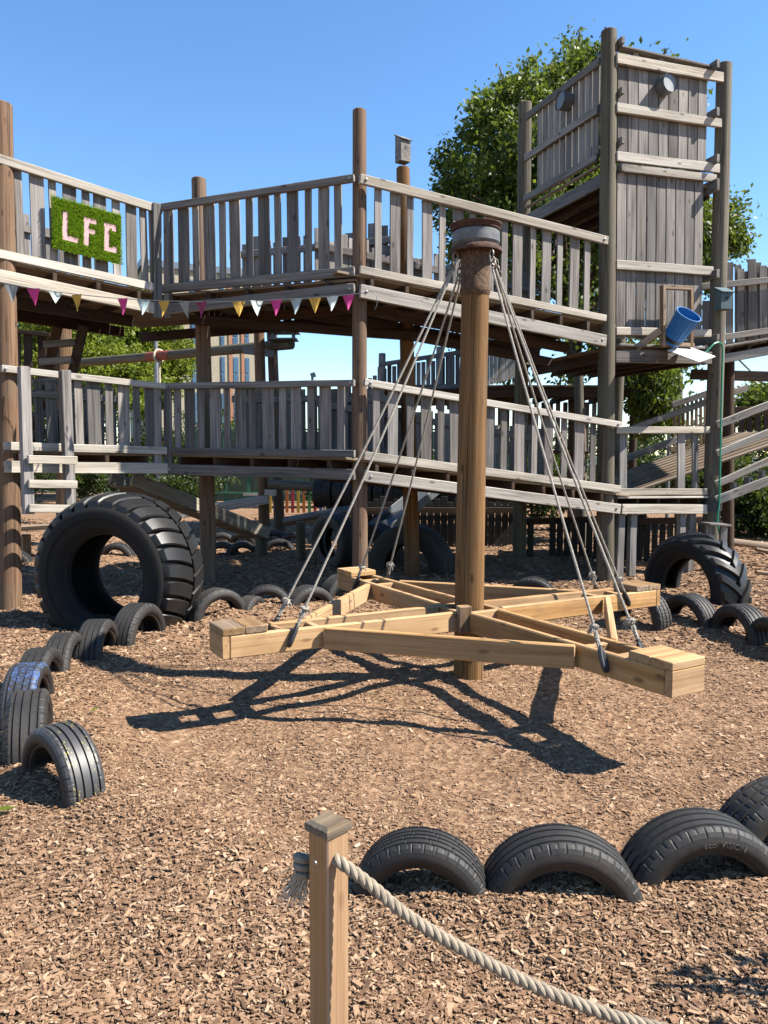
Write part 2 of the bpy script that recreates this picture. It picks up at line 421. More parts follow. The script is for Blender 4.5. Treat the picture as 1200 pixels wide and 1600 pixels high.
def chips():
    P = []
    def zone(y0, y1, dens, size, lay):
        wx = lambda y: .56*y+.75
        area = (wx(y0)+wx(y1))*(y1-y0); n_ = int(area*dens)
        side = 2.2; n_ = int((2*wx(y1)+2*side)*(y1-y0)*dens)
        y = rng.uniform(y0, y1, n_); x = rng.uniform(-1, 1, len(y))*(wx(y1)+side)
        keep = rng.uniform(0, 1, n_) < np.where(abs(x) < wx(y), 1, np.where(abs(x) < wx(y)+side, .4, 0)); x, y = x[keep], y[keep]
        # bare patches: fewer chips
        bare = np.sin(1.9*x+.7*y+1)*np.sin(1.3*y-1.1*x+.4)+.35*np.sin(5*x+3.1)*np.sin(4.3*y)
        keep = rng.uniform(0, 1, len(x)) < np.clip(1.12-.75*np.clip(bare-.1, 0, 1), .22, 1)
        x, y = x[keep], y[keep]
        tr = np.exp(-((np.hypot(x-.62, y-5.2)-.3)/2.3)**6)
        keep = rng.uniform(0, 1, len(x)) > .5*tr; x, y, tr = x[keep], y[keep], tr[keep]
        L = size*(1-.22*tr)*rng.lognormal(-.12, .62, len(x)); L = np.minimum(L, size*2.7); W = L*rng.uniform(.17, .5, len(x)); T = np.minimum(W*.75, size*.36)*rng.uniform(.5, 1.1, len(x))
        P.append(np.stack([x, y, L, W, T, rng.uniform(0, lay, len(x))*(1-.75*tr)-.3*T*tr], -1))
    zone(1.5, 2.7, 16500, .0135, .011); zone(2.7, 4.2, 11000, .015, .011); zone(4.2, 6.5, 4600, .019, .009); zone(6.5, 10, 1100, .031, .010); zone(10, 15, 300, .040, .01); zone(15, 20, 110, .05, .01)
    P_ = np.concatenate(P); n_ = len(P_)
    x, y, L, W, T, lay = P_.T
    yaw = rng.uniform(0, 2*np.pi, n_); pit = rng.normal(0, .18, n_); rol = rng.normal(0, .24, n_)
    base = np.array([[-1, -1, -1], [1, -1, -1], [1, 1, -1], [-1, 1, -1], [-1, -1, 1], [1, -1, 1], [1, 1, 1], [-1, 1, 1]], float)*.5
    vv = base[None]*np.stack([L, W, T], -1)[:, None]
    vv = vv*(1+rng.uniform(-.32, .22, (n_, 8, 3)))
    cy, sy, cp, sp, cr, sr = np.cos(yaw), np.sin(yaw), np.cos(pit), np.sin(pit), np.cos(rol), np.sin(rol)
    a, b, c_ = vv[..., 0], vv[..., 1], vv[..., 2]
    b, c_ = b*cr[:, None]-c_*sr[:, None], b*sr[:, None]+c_*cr[:, None]
    a, c_ = a*cp[:, None]-c_*sp[:, None], a*sp[:, None]+c_*cp[:, None]
    a, b = a*cy[:, None]-b*sy[:, None], a*sy[:, None]+b*cy[:, None]
    vv = np.stack([a+x[:, None], b+y[:, None], c_+(gz(x, y)+lay+.002)[:, None]], -1).reshape(-1, 3)
    q = np.array([[0, 1, 5, 4], [1, 2, 6, 5], [2, 3, 7, 6], [3, 0, 4, 7], [4, 5, 6, 7]])
    lp = (np.arange(n_)[:, None, None]*8+q[None]).reshape(-1)
    me = bpy.data.meshes.new('wood_chips'); me.vertices.add(len(vv)); me.vertices.foreach_set('co', vv.astype(np.float32).ravel())
    nf = n_*5; me.loops.add(nf*4); me.loops.foreach_set('vertex_index', lp.astype(np.int32))
    me.polygons.add(nf); me.polygons.foreach_set('loop_start', np.arange(0, nf*4, 4, dtype=np.int32))
    me.polygons.foreach_set('use_smooth', np.zeros(nf, bool))
    me.update(calc_edges=True); me.materials.append(M['chip'])
    o = bpy.data.objects.new('wood_chips', me); COL.objects.link(o); o['kind'] = 'stuff'
    o['label'] = 'loose brown wood chips covering the playground floor'
chips()

# ------------------------------------------------------------------ posts
def post(name, base, top, r0, r1, mat, label, group='round timber posts holding up the walkways', parent=None):
    mb = MB(); b = V(base); b.z = -.05
    mb.log(b, top, r0, r1, 20, 10)
    if parent is not None: return mb.build(name, M[mat], parent, angle=40)
    o = mb.build(name, M[mat], None, angle=40, origin=(b.x, b.y, 0)); return tag(o, label, 'post', group)
def base_at(px, py, Y): q = at(px, py, Y); q.z = 0; return q
post('timber_post', base_at(16, 955, 8.12), at(4, 162, 8.12), .115, .10, 'post', 'tall brown timber post at the left edge of the photo')
post('timber_post', base_at(563, 880, 8.62), at(561, 172, 8.62), .092, .075, 'post', 'tall timber post where two upper railings meet beside the bunting end')
post('timber_post', base_at(326, 905, 9.9), at(311, 279, 9.9), .105, .09, 'post', 'timber post rising behind the middle upper railing near its corner')
post('timber_post', base_at(645, 902, 10.3), at(629, 262, 10.3), .108, .088, 'post', 'timber post with a small nest box on its top')
post('timber_post', base_at(437, 834, 15.8), at(424, 500, 15.8), .115, .105, 'post', 'right post of the far pair holding a horizontal log', 'far posts holding a horizontal log')
post('timber_post', base_at(413, 836, 15.5), at(404, 470, 15.5), .115, .105, 'post', 'left post of the far pair holding a horizontal log', 'far posts holding a horizontal log')
post('timber_post', base_at(101, 800, 14.0), at(98, 512, 14.0), .16, .15, 'post', 'thick timber post behind the far ladder on the left', 'far posts on the left')
post('timber_post', base_at(909, 840, 13.8), at(904, 560, 13.8), .085, .08, 'greypost', 'slim round post under the tower deck catching sun', 'far posts under the tower')
post('timber_post', base_at(1062, 800, 14.5), at(1060, 560, 14.5), .085, .08, 'greypost', 'square looking dark post behind the rising ramp', 'far posts under the tower')
post('timber_post', base_at(1139, 830, 12.4), at(1139, 555, 12.4), .09, .085, 'dark', 'dark post directly behind the hose post under the right walkway', 'far posts under the tower')
post('timber_stump', base_at(408, 868, 12.3), at(409, 826, 12.3), .10, .098, 'greypost', 'short stump under the low end of the plank ramp', 'short stumps')
post('timber_stump', base_at(471, 875, 11.9), at(469, 815, 11.9), .075, .073, 'greypost', 'short free standing stump left of the truck tyre', 'short stumps')

# ------------------------------------------------------------------ walkways
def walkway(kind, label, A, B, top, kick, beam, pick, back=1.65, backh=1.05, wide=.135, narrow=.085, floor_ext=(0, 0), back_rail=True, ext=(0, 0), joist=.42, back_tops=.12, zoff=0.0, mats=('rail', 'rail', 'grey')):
    """A,B = (px, depth) of the two ends; top/kick/beam = (yTopA, yBotA, yTopB, yBotB) photo rows"""
    (pa, ya), (pb, yb) = A, B
    a0, b0 = at(pa, 700, ya), at(pb, 700, yb); a0.z = b0.z = 0
    d = (b0-a0); L = d.length; d.normalize()
    n_ = V((d.y, -d.x, 0))
    if n_.y > 0: n_ = -n_
    root = thing(kind, (a0+b0)/2, label, 'walkway')
    def P(t, z, off=0): return a0+d*(L*t)+n_*off+V((0, 0, z))
    def Zs(rows): return at(pa, rows[0], ya).z, at(pa, rows[1], ya).z, at(pb, rows[2], yb).z, at(pb, rows[3], yb).z
    tz, kz, bz = Zs(top), Zs(kick), Zs(beam)
    e0, e1 = -ext[0]/L, 1+ext[1]/L
    lerp = lambda u, v, t: u+(v-u)*t
    def member(nm, zz, off, th, mat, s0=e0, s1=e1):
        mb = MB(); w0, w1 = zz[0]-zz[1], zz[2]-zz[3]
        za, zb = (zz[0]+zz[1])/2, (zz[2]+zz[3])/2
        mb.board(P(s0, lerp(za, zb, s0), off), P(s1, lerp(za, zb, s1), off), (w0+w1)/2, th, (0, 0, 1), .006, 5, .002)
        return mb.build(nm, M[mat], root)
    hr_ = member('handrail', tz, .05, .05, mats[0]); member('kick_rail', kz, .05, .045, mats[1]); bm_ = member('beam', bz, .05, .06, mats[1])
    # bolts on the beam ends
    for t in (.02, .98):
        for zz, own in ((tz, hr_), (bz, bm_)):
            z = lerp((zz[0]+zz[1])/2, (zz[2]+zz[3])/2, t)
            c_ = P(t, z, .08); mbb = MB(); mbb.lathe([(0, .016), (.008, .016), (.012, .008), (.012, 0.0001)], c_, n_, 10); mbb.build('bolt', M['bolt'], own)
    for i, px in enumerate(pick):
        u = ux(px, (top[1]+kick[0]+top[3]+kick[2])/4); t = (u*ya-a0.x)/((b0.x-a0.x)-u*(yb-ya))
        ww = (wide if i % 2 else narrow)*random.uniform(.92, 1.08)
        zt = lerp(tz[0], tz[2], t)-.035; zb = lerp(kz[1], kz[3], t)+.02
        mb = MB(); tl = random.uniform(-.006, .006)
        mb.board(P(t, zb, .005+random.uniform(-.004, .004)), P(t+tl/L, zt, .005), ww, .022, d, .003, 3, .002)
        mb.build('picket', M[mats[2]], root)
    # floor
    mb = MB(); nb = max(6, int(back/.15)); z0, z1 = kz[1]-.012+zoff, kz[3]-.012+zoff
    fa, fb = -floor_ext[0]/L, 1+floor_ext[1]/L
    for i in range(nb):
        off = .02-back*(i+.5)/nb
        mb.board(P(fa, lerp(z0, z1, fa), off), P(fb, lerp(z0, z1, fb), off), .028, back/nb-.008, (0, 0, 1), .004, 4, .001)
    mb.build('deck', M['decking'], root)
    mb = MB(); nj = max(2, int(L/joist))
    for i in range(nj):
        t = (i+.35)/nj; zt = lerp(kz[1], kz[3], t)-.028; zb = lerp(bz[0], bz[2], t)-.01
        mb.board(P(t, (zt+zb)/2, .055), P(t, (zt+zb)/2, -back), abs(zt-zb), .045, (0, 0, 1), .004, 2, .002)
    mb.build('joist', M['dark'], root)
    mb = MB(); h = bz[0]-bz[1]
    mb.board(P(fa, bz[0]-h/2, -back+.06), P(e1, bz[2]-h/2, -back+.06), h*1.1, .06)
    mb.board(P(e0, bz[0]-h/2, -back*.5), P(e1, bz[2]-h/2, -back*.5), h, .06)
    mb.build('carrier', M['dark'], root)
    if back_rail:
        mb = MB(); m2 = MB(); npk = int(L/.152)
        for i in range(npk):
            t = (i+.5)/npk; zb = lerp(kz[1], kz[3], t)-.1; zt = zb+.1+backh+random.uniform(-back_tops, back_tops*.6)
            mb.board(P(t, zb, -back-.02), P(t, zt, -back-.02), random.choice((.10, .12, .14)), .022, d, .003, 2, .002)
        mb.build('back_picket_panel', M['grey'], root)
        for hh in (.08, backh-.18):
            m2.board(P(0, kz[1]+hh, -back+.02), P(1, kz[3]+hh, -back+.02), .09, .045)
        m2.build('back_rail', M['grey'], root)
    return root, P
UL, ULP = walkway('upper_walkway', 'sunlit upper walkway section on the left carrying the green lettered panel', (-6, 7.98), (258, 9.22),
    (237, 253, 325, 337), (388, 402, 447, 460), (419, 441, 478, 494), [31, 59, 83, 109, 134, 157, 181, 204, 224, 241], back=1.7, ext=(1.6, 0), floor_ext=(1.6, .0))
UM, UMP = walkway('upper_walkway', 'shaded middle upper walkway section between corner post and tall post', (256, 9.22), (557, 8.5),
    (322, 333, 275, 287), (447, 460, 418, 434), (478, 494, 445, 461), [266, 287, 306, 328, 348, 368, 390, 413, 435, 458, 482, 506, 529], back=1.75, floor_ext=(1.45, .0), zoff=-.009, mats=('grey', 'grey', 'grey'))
UR, URP = walkway('upper_walkway', 'sunlit upper ramp section sloping down from tall post to tower', (560, 8.5), (938, 9.92),
    (275, 289, 371, 385), (417, 429, 493, 504), (446, 466, 524, 543), [590, 617, 640, 667, 690, 715, 738, 763, 787, 808, 832, 853, 874, 897, 917], back=1.42, backh=.84, floor_ext=(.25, .2))
LL, LLP = walkway('lower_walkway', 'lower walkway section on the left beside the entry ladder', (4, 8.0), (262, 9.22),
    (570, 583, 601, 609), (690, 704, 699, 710), (720, 739, 724, 740), [123, 147, 170, 193, 213, 235], back=1.5, backh=.92, back_tops=.06)
LM, LMP = walkway('lower_walkway', 'shaded middle lower walkway section under the bunting', (264, 9.22), (557, 8.5),
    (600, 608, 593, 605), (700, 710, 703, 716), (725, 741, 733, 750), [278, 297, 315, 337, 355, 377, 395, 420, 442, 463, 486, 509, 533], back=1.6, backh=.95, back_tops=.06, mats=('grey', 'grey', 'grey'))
LR, LRP = walkway('lower_walkway', 'sunlit lower ramp section sloping down to the right behind the swing pole', (566, 8.5), (966, 9.92),
    (593, 603, 659, 670), (706, 718, 758, 771), (735, 752, 787, 803), [587, 613, 640, 665, 688, 710, 738, 763, 786, 811, 834, 857, 881, 904, 926], back=1.6, backh=.9, back_tops=.08, floor_ext=(.2, .2))
# square corner posts where left and middle sections meet
for (y0, y1, lab) in ((318, 497, 'paired square corner post at the inner corner of the upper railings'), (598, 742, 'paired square corner post at the inner corner of the lower railings')):
    o = thing('corner_post', at(256, y1, 9.15), lab, 'post', 'square corner posts')
    mb = MB(); mb.board(at(246, y1, 9.12), at(244, y0, 9.12), .10, .07, (1, .9, 0), .006, 4, .002); mb.build('upright', M['grey'], o)
    mb = MB(); mb.board(at(263, y1, 9.17), at(262, y0+8, 9.17), .08, .07, (1, -.3, 0), .006, 4, .002); mb.build('upright', M['grey'], o)
# big brown carrier beams under the upper walkway
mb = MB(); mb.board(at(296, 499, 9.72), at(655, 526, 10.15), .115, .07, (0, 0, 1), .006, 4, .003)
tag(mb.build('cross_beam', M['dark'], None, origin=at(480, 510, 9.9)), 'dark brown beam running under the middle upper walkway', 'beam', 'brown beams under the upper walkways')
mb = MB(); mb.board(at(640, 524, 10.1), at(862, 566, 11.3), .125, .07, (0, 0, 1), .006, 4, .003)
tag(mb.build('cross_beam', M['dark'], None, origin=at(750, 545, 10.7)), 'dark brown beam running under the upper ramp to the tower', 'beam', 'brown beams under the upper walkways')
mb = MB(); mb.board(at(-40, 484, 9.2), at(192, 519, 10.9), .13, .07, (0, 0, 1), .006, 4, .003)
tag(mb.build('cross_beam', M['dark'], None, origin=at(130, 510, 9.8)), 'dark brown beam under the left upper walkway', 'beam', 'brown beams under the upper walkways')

# ------------------------------------------------------------------ tower
TF = V((at(950, 700, 9.98).x, 9.98, 0)); TR_ = V((at(1122, 400, 10.62).x, 10.62, 0)); TB = V((at(820, 400, 12.1).x, 12.1, 0)); TQ = TR_+(TB-TF)
tw = thing('lookout_tower', (TF+TR_+TB+TQ)/4, 'tall boarded wooden lookout tower with a metal pot on each visible wall', 'tower')
def tpost(b, toppx, toppy, Yd, r0, r1, dx=0):
    t = at(toppx, toppy, Yd); mb = MB(); b = V(b); b.z = -.05; b.x += dx; mb.log(b, t, r0, r1, 22, 12, .006)
    return mb.build('post', M['greypost'], tw, angle=40)
tpost((at(946, 900, 9.98).x, 9.98, 0), 951, 48, 9.98, .118, .098)
tpost((at(1112, 840, 10.62).x, 10.62, 0), 1131, 100, 10.62, .115, .10)
tpost((at(812, 880, 12.1).x, 12.1, 0), 820, 161, 12.1, .105, .10)
tpost(TQ, 981, 200, TQ.y, .10, .10)
fd = (TR_-TF).normalized(); fn = V((fd.y, -fd.x, 0)); sd = (TB-TF).normalized(); sn = V((-sd.y, sd.x, 0))
if fn.y > 0: fn = -fn
if sn.x > 0: sn = -sn
FL = (TR_-TF).length; SL = (TB-TF).length
YF, YR = TF.y, TR_.y
def fpt(px, py, off=0.0):
    """point of the front wall plane at a photo pixel"""
    u = ux(px, py); s_ = (u*YF-TF.x)/((TR_.x-TF.x)-u*(YR-YF)); q = TF+fd*(FL*s_)
    z = at(px, py, q.y).z; return V((q.x, q.y, z))+fn*off
def spt(px, py, off=0.0):
    u = ux(px, py); s_ = (u*TF.y-TF.x)/((TB.x-TF.x)-u*(TB.y-TF.y)); q = TF+sd*(SL*s_)
    z = at(px, py, q.y).z; return V((q.x, q.y, z))+sn*off
def wallboards(name, f, edges_top, edges_bot, nb, along, gap=.10, off=0.0):
    mb = MB(); (xa, ya), (xb, yb) = edges_top; (xc, yc), (xd, yd) = edges_bot
    A_, B_, C_, D_ = f(xa, ya, off), f(xb, yb, off), f(xc, yc, off), f(xd, yd, off)
    wd = (V((B_.x, B_.y, 0))-V((A_.x, A_.y, 0))).length/nb
    for i in range(nb):
        t = (i+.5)/nb
        mb.board(C_.lerp(D_, t)+V((0, 0, random.uniform(-.015, .015))), A_.lerp(B_, t), wd*(1-gap), .022, along, .003, 3, .0015)
    return mb.build(name, M['grey'], tw)
wallboards('front_wall', fpt, ((964, 96), (1105, 124)), ((964, 250), (1103, 268)), 9, fd, .09, .0)
wallboards('front_wall', fpt, ((963, 264), (1099, 282)), ((961, 528), (1096, 530)), 9, fd, .085, .0)
wallboards('side_wall', spt, ((938, 100), (840, 176)), ((936, 252), (840, 306)), 10, sd, .10, .0)
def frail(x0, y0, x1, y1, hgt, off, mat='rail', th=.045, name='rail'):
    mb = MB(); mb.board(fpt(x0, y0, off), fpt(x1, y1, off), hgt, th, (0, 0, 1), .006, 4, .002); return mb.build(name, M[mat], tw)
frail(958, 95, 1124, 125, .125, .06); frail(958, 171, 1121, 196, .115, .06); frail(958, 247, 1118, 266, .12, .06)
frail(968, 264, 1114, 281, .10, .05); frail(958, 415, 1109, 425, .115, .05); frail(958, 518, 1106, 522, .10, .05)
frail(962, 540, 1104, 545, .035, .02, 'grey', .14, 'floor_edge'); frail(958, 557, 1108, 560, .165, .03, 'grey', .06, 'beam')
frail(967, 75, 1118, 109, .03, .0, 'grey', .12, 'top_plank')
for px, py in ((993, 86), (1034, 96), (1075, 105)):
    mb = MB(); mb.board(fpt(px, py-6, -.02), fpt(px, py+6, -.02), .09, .06, fd); mb.build('spacer', M['grey'], tw)
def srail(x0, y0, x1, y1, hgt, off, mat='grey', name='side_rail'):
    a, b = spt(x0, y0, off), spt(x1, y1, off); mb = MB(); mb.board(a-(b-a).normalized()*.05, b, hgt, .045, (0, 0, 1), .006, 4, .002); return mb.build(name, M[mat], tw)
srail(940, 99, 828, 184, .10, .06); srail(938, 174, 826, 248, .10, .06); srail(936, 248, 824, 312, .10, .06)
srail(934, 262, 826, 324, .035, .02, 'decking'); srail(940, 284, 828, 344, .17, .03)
# inner side rails on the right, their ends butting out past the post
for y in (108, 182, 254, 294, 431, 531):
    a = fpt(1108, y, .16); mb = MB(); mb.board(a, a+sd*(SL*.96), .11 if y != 294 else .16, .05, (0, 0, 1), .005, 3, .002); mb.build('side_rail', M['grey'], tw)
for y in (68, 146, 223, 266):
    a = fpt(966, y, .10); mb = MB(); mb.board(a, a+sd*.5, .085, .05, (0, 0, 1), .005); mb.build('side_rail', M['grey'], tw)
def tower_floor(name, z, fwd=.02):
    mb = MB(); nb = 13
    for i in range(nb):
        q = TF+sd*(SL*(i+.5)/nb); q.z = z
        mb.board(q, q+fd*FL, .028, SL/nb-.008, (0, 0, 1), .004)
    f_ = mb.build(name, M['decking'], tw)
    mb = MB()
    for i in range(5):
        q = TF+fd*(FL*(i+.5)/5)+sd*.03; q.z = z-.085; mb.board(q, q+sd*(SL-.06), .13, .05)
    mb.build('floor_joist', M['dark'], f_)
tower_floor('upper_floor', fpt(965, 268).z); tower_floor('middle_floor', fpt(965, 540).z-.02)
zl = fpt(965, 775).z-.015
tower_floor('lower_floor', zl)
# lower bay of the tower
frail(958, 672, 1104, 672, .09, .05); frail(960, 768, 1100, 768, .085, .05); frail(960, 777, 1100, 776, .03, .03, 'rail', .1, 'floor_edge')
frail(966, 795, 1100, 795, .13, .05, 'rail', .06, 'beam')
for px, ww in ((973, .12), (1064, .125), (1086, .105)):
    mb = MB(); mb.board(fpt(px, 764, .0), fpt(px, 676, .0), ww, .024, fd, .003, 2, .002); mb.build('picket', M['grey'], tw)
for px in (970, 989, 1066, 1081):
    a, b = fpt(px, 905, -.05), fpt(px+2, 802, -.03); a.z = -.03; mb = MB(); mb.board(a, b, .11, .07, fd, .005, 3, .003); mb.build('leg', M['grey'], tw)

def pot(c, axis, r, lab, d=.16):
    o = thing('metal_pot', c, lab, 'pot', 'metal pots fixed to the tower')
    mb = MB(); mb.lathe([(0, r*.93), (.012, r), (d*.85, r), (d*.9, r*1.03), (d, r*1.03), (d+.004, r*1.0)], c, axis, 28)
    mb.build('body', M['steel'], o, angle=30)
    mb = MB(); mb.lathe([(d+.003, r*1.0), (d-.02, r*.97), (d-.022, .0002)], c, axis, 28); mb.build('base', M['steel'], o)
pot(fpt(1033, 138, .015), fn, .115, 'round metal pot fixed to the front wall of the tower')
pot(spt(891, 160, .015), sn, .12, 'round metal pot fixed to the shaded side wall of the tower')

# bucket in its frame
bf = thing('bucket_frame', fpt(1045, 540, .15), 'wooden frame standing on the tower deck edge around the bucket', 'frame')
FO = .42
def fq(px, py, off): return fpt(px, py, off)
for x in (1017, 1060):
    mb = MB(); mb.board(fq(x, 546, .22), fq(x, 452, .22), .07, .045, fn, .004, 2, .002); mb.build('upright', M['plate'], bf)
mb = MB(); mb.board(fq(1015, 454, .22), fq(1062, 456, .22), .05, .07, (0, 0, 1)); mb.build('crossbar', M['plate'], bf)
mb = MB(); mb.board(fq(1014, 541, .22), fq(1064, 543, .22), .05, .06, (0, 0, 1)); mb.build('sill', M['plate'], bf)
mb = MB(); mb.board(fq(993, 545, .0), fq(1014, 520, .22), .09, .045, (0, 0, 1)); mb.build('brace', M['plate'], bf)
mb = MB(); a = fq(1015, 548, .2); b_ = fq(1064, 550, .2)
mb.board((a+b_)/2+V((0, 0, .02)), (a+b_)/2+fn*.34+fd*.20-V((0, 0, .16)), (b_-a).length+.03, .014, fd); 
tag(mb.build('white_board', M['whiteboard'], None, origin=a), 'white board jutting out under the blue bucket', 'board')
bc0 = fq(1031, 538, .20); bax = V((.30, -.60, .74)).normalized(); bl = .41
bk = thing('plastic_bucket', bc0, 'tilted blue plastic bucket hanging in the wooden frame', 'bucket')
mb = MB(); mb.lathe([(0, .0002), (0, .118), (.05, .124), (.05, .128), (.06, .128), (bl, .160), (bl+.004, .169), (bl+.017, .169), (bl+.017, .157), (bl-.01, .153), (.02, .112), (.02, .0002)], bc0, bax, 32); mb.build('body', M['blue'], bk, angle=30)
mb = MB(); mb.lathe([(.035, .122), (.035, .126), (.085, .133), (.085, .129)], bc0, bax, 32); mb.build('band', M['black'], bk)
mb = MB()
for j in range(14):
    a_ = 2*math.pi*j/14; d_, u_, q_ = frame_of(bax, (0, 0, 1)); rr = lambda h: .128+.032*(h/bl)
    mb.tube([bc0+bax*.08+(u_*math.cos(a_)+q_*math.sin(a_))*rr(.09), bc0+bax*(bl-.01)+(u_*math.cos(a_)+q_*math.sin(a_))*rr(bl)], .004, 5)
mb.build('rib', M['blue'], bk)
# hose
hp = [at(1076, 555, 10.25), at(1090, 558, 10.28), at(1104, 549, 10.32), at(1116, 537, 10.36), at(1125, 536, 10.42), at(1129, 545, 10.46)]+[at(1129-(y-545)*.022, y, 10.46) for y in range(575, 800, 30)]+[at(1121, 812, 10.45), at(1126, 842, 10.42), at(1131, 852, 10.4)]
mb = MB(); mb.tube(curve(hp, 90), .012, 8); tag(mb.build('garden_hose', M['hose'], None, origin=fq(1118, 536, .2)), 'green hose looping over the deck edge and down the post', 'hose')
mb = MB(); mb.lathe([(-.07, .135), (-.07, .14), (.0, .142), (.07, .138), (.07, .13)], at(1111, 790, 10.6), (0, 0, 1), 24)
tag(mb.build('rubber_sleeve', M['blackrub'], None, origin=at(1111, 790, 10.6)), 'black rubber band strapped round the foot of the hose post', 'band')
# nest boxes
def nestbox(c, w_, h_, dp, face, lab, mat, slope=.35, roofmat=None):
    face = V(face).normalized(); side = V((-face.y, face.x, 0)); c = V(c)
    o = thing('nest_box', c, lab, 'bird box', 'bird boxes on posts')
    mb = MB(); f, s_, u = face*dp/2, side*w_/2, V((0, 0, 1))
    hb, hf = h_*(1+slope*.5), h_*(1-slope*.5)
    vs = [c-f-s_, c-f+s_, c+f+s_, c+f-s_, c-f-s_+u*hb, c-f+s_+u*hb, c+f+s_+u*hf, c+f-s_+u*hf]
    mb.add(vs, [(0, 1, 2, 3), (0, 1, 5, 4), (1, 2, 6, 5), (2, 3, 7, 6), (3, 0, 4, 7), (4, 5, 6, 7)]); mb.build('box', M[mat], o, smooth=False)
    mb = MB(); mb.board(c-f*1.15+u*(hb+.012), c+f*1.35+u*(hf+.006), .018, w_*1.15, (0, 0, 1)); mb.build('lid', M[roofmat or mat], o)
    mb = MB(); mb.lathe([(-.002, .0002), (.003, .03*w_/.16), (.003, .0002)], c+f+u*hf*.68, face, 16); mb.build('entrance_hole', M['black'], o)
    return o
nestbox(at(1130, 484, 10.40), .16, .25, .16, V((.15, -1, 0)), 'grey blue painted bird box on the tall hose post', 'bird')
nestbox(at(629.5, 254, 10.27), .15, .30, .14, V((.55, -.85, 0)), 'small grey wooden bird box on top of a round post', 'grey', .3)

# ------------------------------------------------------------------ ramps on the right
def ramp(name, label, near, far_off, rails, surf, back_rails=True):
    pass
RA = thing('rising_ramp', at(1150, 770, 10.7), 'wooden ramp with triple rails rising to the right of the tower', 'ramp')
ya, yb_ = 10.55, 10.75
def rr_(x0, y0, x1, y1, h, Ya=10.5, Yb=10.5, mat='rail', name='rail', th=.05):
    mb = MB(); a, b = at(x0, y0, Ya), at(x1, y1, Yb); e = (b-a)*.45
    mb.board(a, b+e, h, th, (0, 0, 1), .006, 5, .002); return mb.build(name, M[mat], RA)
rr_(1120, 664, 1200, 633, .10); rr_(1120, 709, 1200, 676, .095); rr_(1118, 757, 1200, 720, .095); rr_(1118, 782, 1200, 751, .125, name='beam')
a, b = at(985, 772, 10.9), at(1200, 698, 10.9); a2, b2 = a+V((-.45, 1.55, .0)), b+V((-.45, 1.55, .0))
mb = MB(); nb = 9
for i in range(nb):
    t = (i+.5)/nb; q0, q1 = a.lerp(a2, t), b.lerp(b2, t); q1 = q1+(q1-q0)*.35
    mb.board(q0, q1, .028, 1.55/nb-.006, (0, 0, 1), .004, 4, .001)
mb.build('ramp_surface', M['decking'], RA)
for px in (1146, 1168, 1190):
    mb = MB(); mb.board(at(px, 770-(px-1146)*.42, 10.56), at(px, 754-(px-1146)*.42, 10.56), .05, .08, fd); mb.build('joist', M['grey'], RA)
rr_(975, 717, 1110, 668, .11, 12.3, 12.5, 'grey', 'back_rail'); rr_(980, 672, 1110, 626, .10, 12.4, 12.6, 'grey', 'back_rail'); rr_(975, 760, 1110, 708, .11, 12.3, 12.5, 'grey', 'back_rail')
BP = thing('picket_balustrade', at(1080, 700, 13.2), 'short grey picket balustrade behind the rising ramp', 'railing')
mb = MB()
for i in range(8):
    px = 1054+i*6.8; mb.board(at(px, 712, 13.2), at(px, 636-i*2.4, 13.2), .045, .03, (1, 0, 0))
mb.build('picket_panel', M['plate'], BP)
mb = MB(); mb.board(at(1050, 633, 13.15), at(1110, 613, 13.15), .10, .05); mb.build('handrail', M['grey'], BP)
mb = MB()
for y in (702, 720): mb.board(at(1047, y, 13.15), at(1110, y, 13.15), .09, .05)
mb.build('rail', M['plate'], BP)
RP = thing('picket_balustrade', at(1170, 690, 14.0), 'dark picket balustrade beyond the rising ramp at the right edge', 'railing')
mb = MB()
for i in range(9):
    px = 1132+i*13; mb.board(at(px, 705, 14.0), at(px, 640, 14.0), .10, .025, (1, 0, 0))
mb.build('picket_panel', M['dark'], RP); mb = MB(); mb.board(at(1126, 640, 13.95), at(1250, 640, 13.95), .10, .05); mb.build('handrail', M['dark'], RP)
# upper right walkway with uneven palisade
UW = thing('upper_walkway', at(1170, 545, 10.9), 'upper walkway with uneven palisade boards at the right edge', 'walkway')
def ur(x0, y0, x1, y1, h, Yd, mat, name, th=.045):
    mb = MB(); a, b = at(x0, y0, Yd), at(x1, y1, Yd); mb.board(a, b+(b-a)*.5, h, th, (0, 0, 1), .006, 4, .002); return mb.build(name, M[mat], UW)
ur(1096, 448, 1200, 438, .085, 10.95, 'rail', 'handrail'); ur(1122, 528, 1200, 517, .085, 10.95, 'rail', 'kick_rail')
ur(1122, 543, 1200, 530, .03, 10.95, 'rail', 'floor_edge', .1); ur(1128, 561, 1200, 548, .125, 10.95, 'rail', 'beam', .06)
for i, (px, ytop, ww, db) in enumerate([(1103, 470, .10, 0), (1140, 410, .10, 0), (1153, 414, .09, 1), (1157, 420, .10, 0), (1166, 424, .05, 1), (1175, 405, .115, 0), (1185, 410, .07, 1), (1192, 415, .10, 0), (1202, 417, .09, 1), (1213, 408, .11, 0), (1225, 418, .10, 0), (1238, 410, .11, 0)]):
    mb = MB(); Yd = 11.0+.03*db; mb.board(at(px, 545-(px-1130)*.15, Yd), at(px, ytop, Yd), ww, .022, (1, 0, 0), .003, 3, .002); mb.build('picket', M['grey'], UW)
mb = MB(); a = at(1122, 540, 10.98); b = at(1260, 518, 10.98)
for i in range(9): o_ = V((0, .09+.17*i, 0)); mb.board(a+o_, b+o_, .03, .162, (0, 0, 1))
mb.build('deck', M['dark'], UW)
mb = MB()
for i in range(4): o_ = V((.15+.3*i, .0, -.09+.05*i)); mb.board(a+o_, a+o_+V((0, 1.6, 0)), .10, .05)
mb.build('joist', M['dark'], UW)
mb = MB()
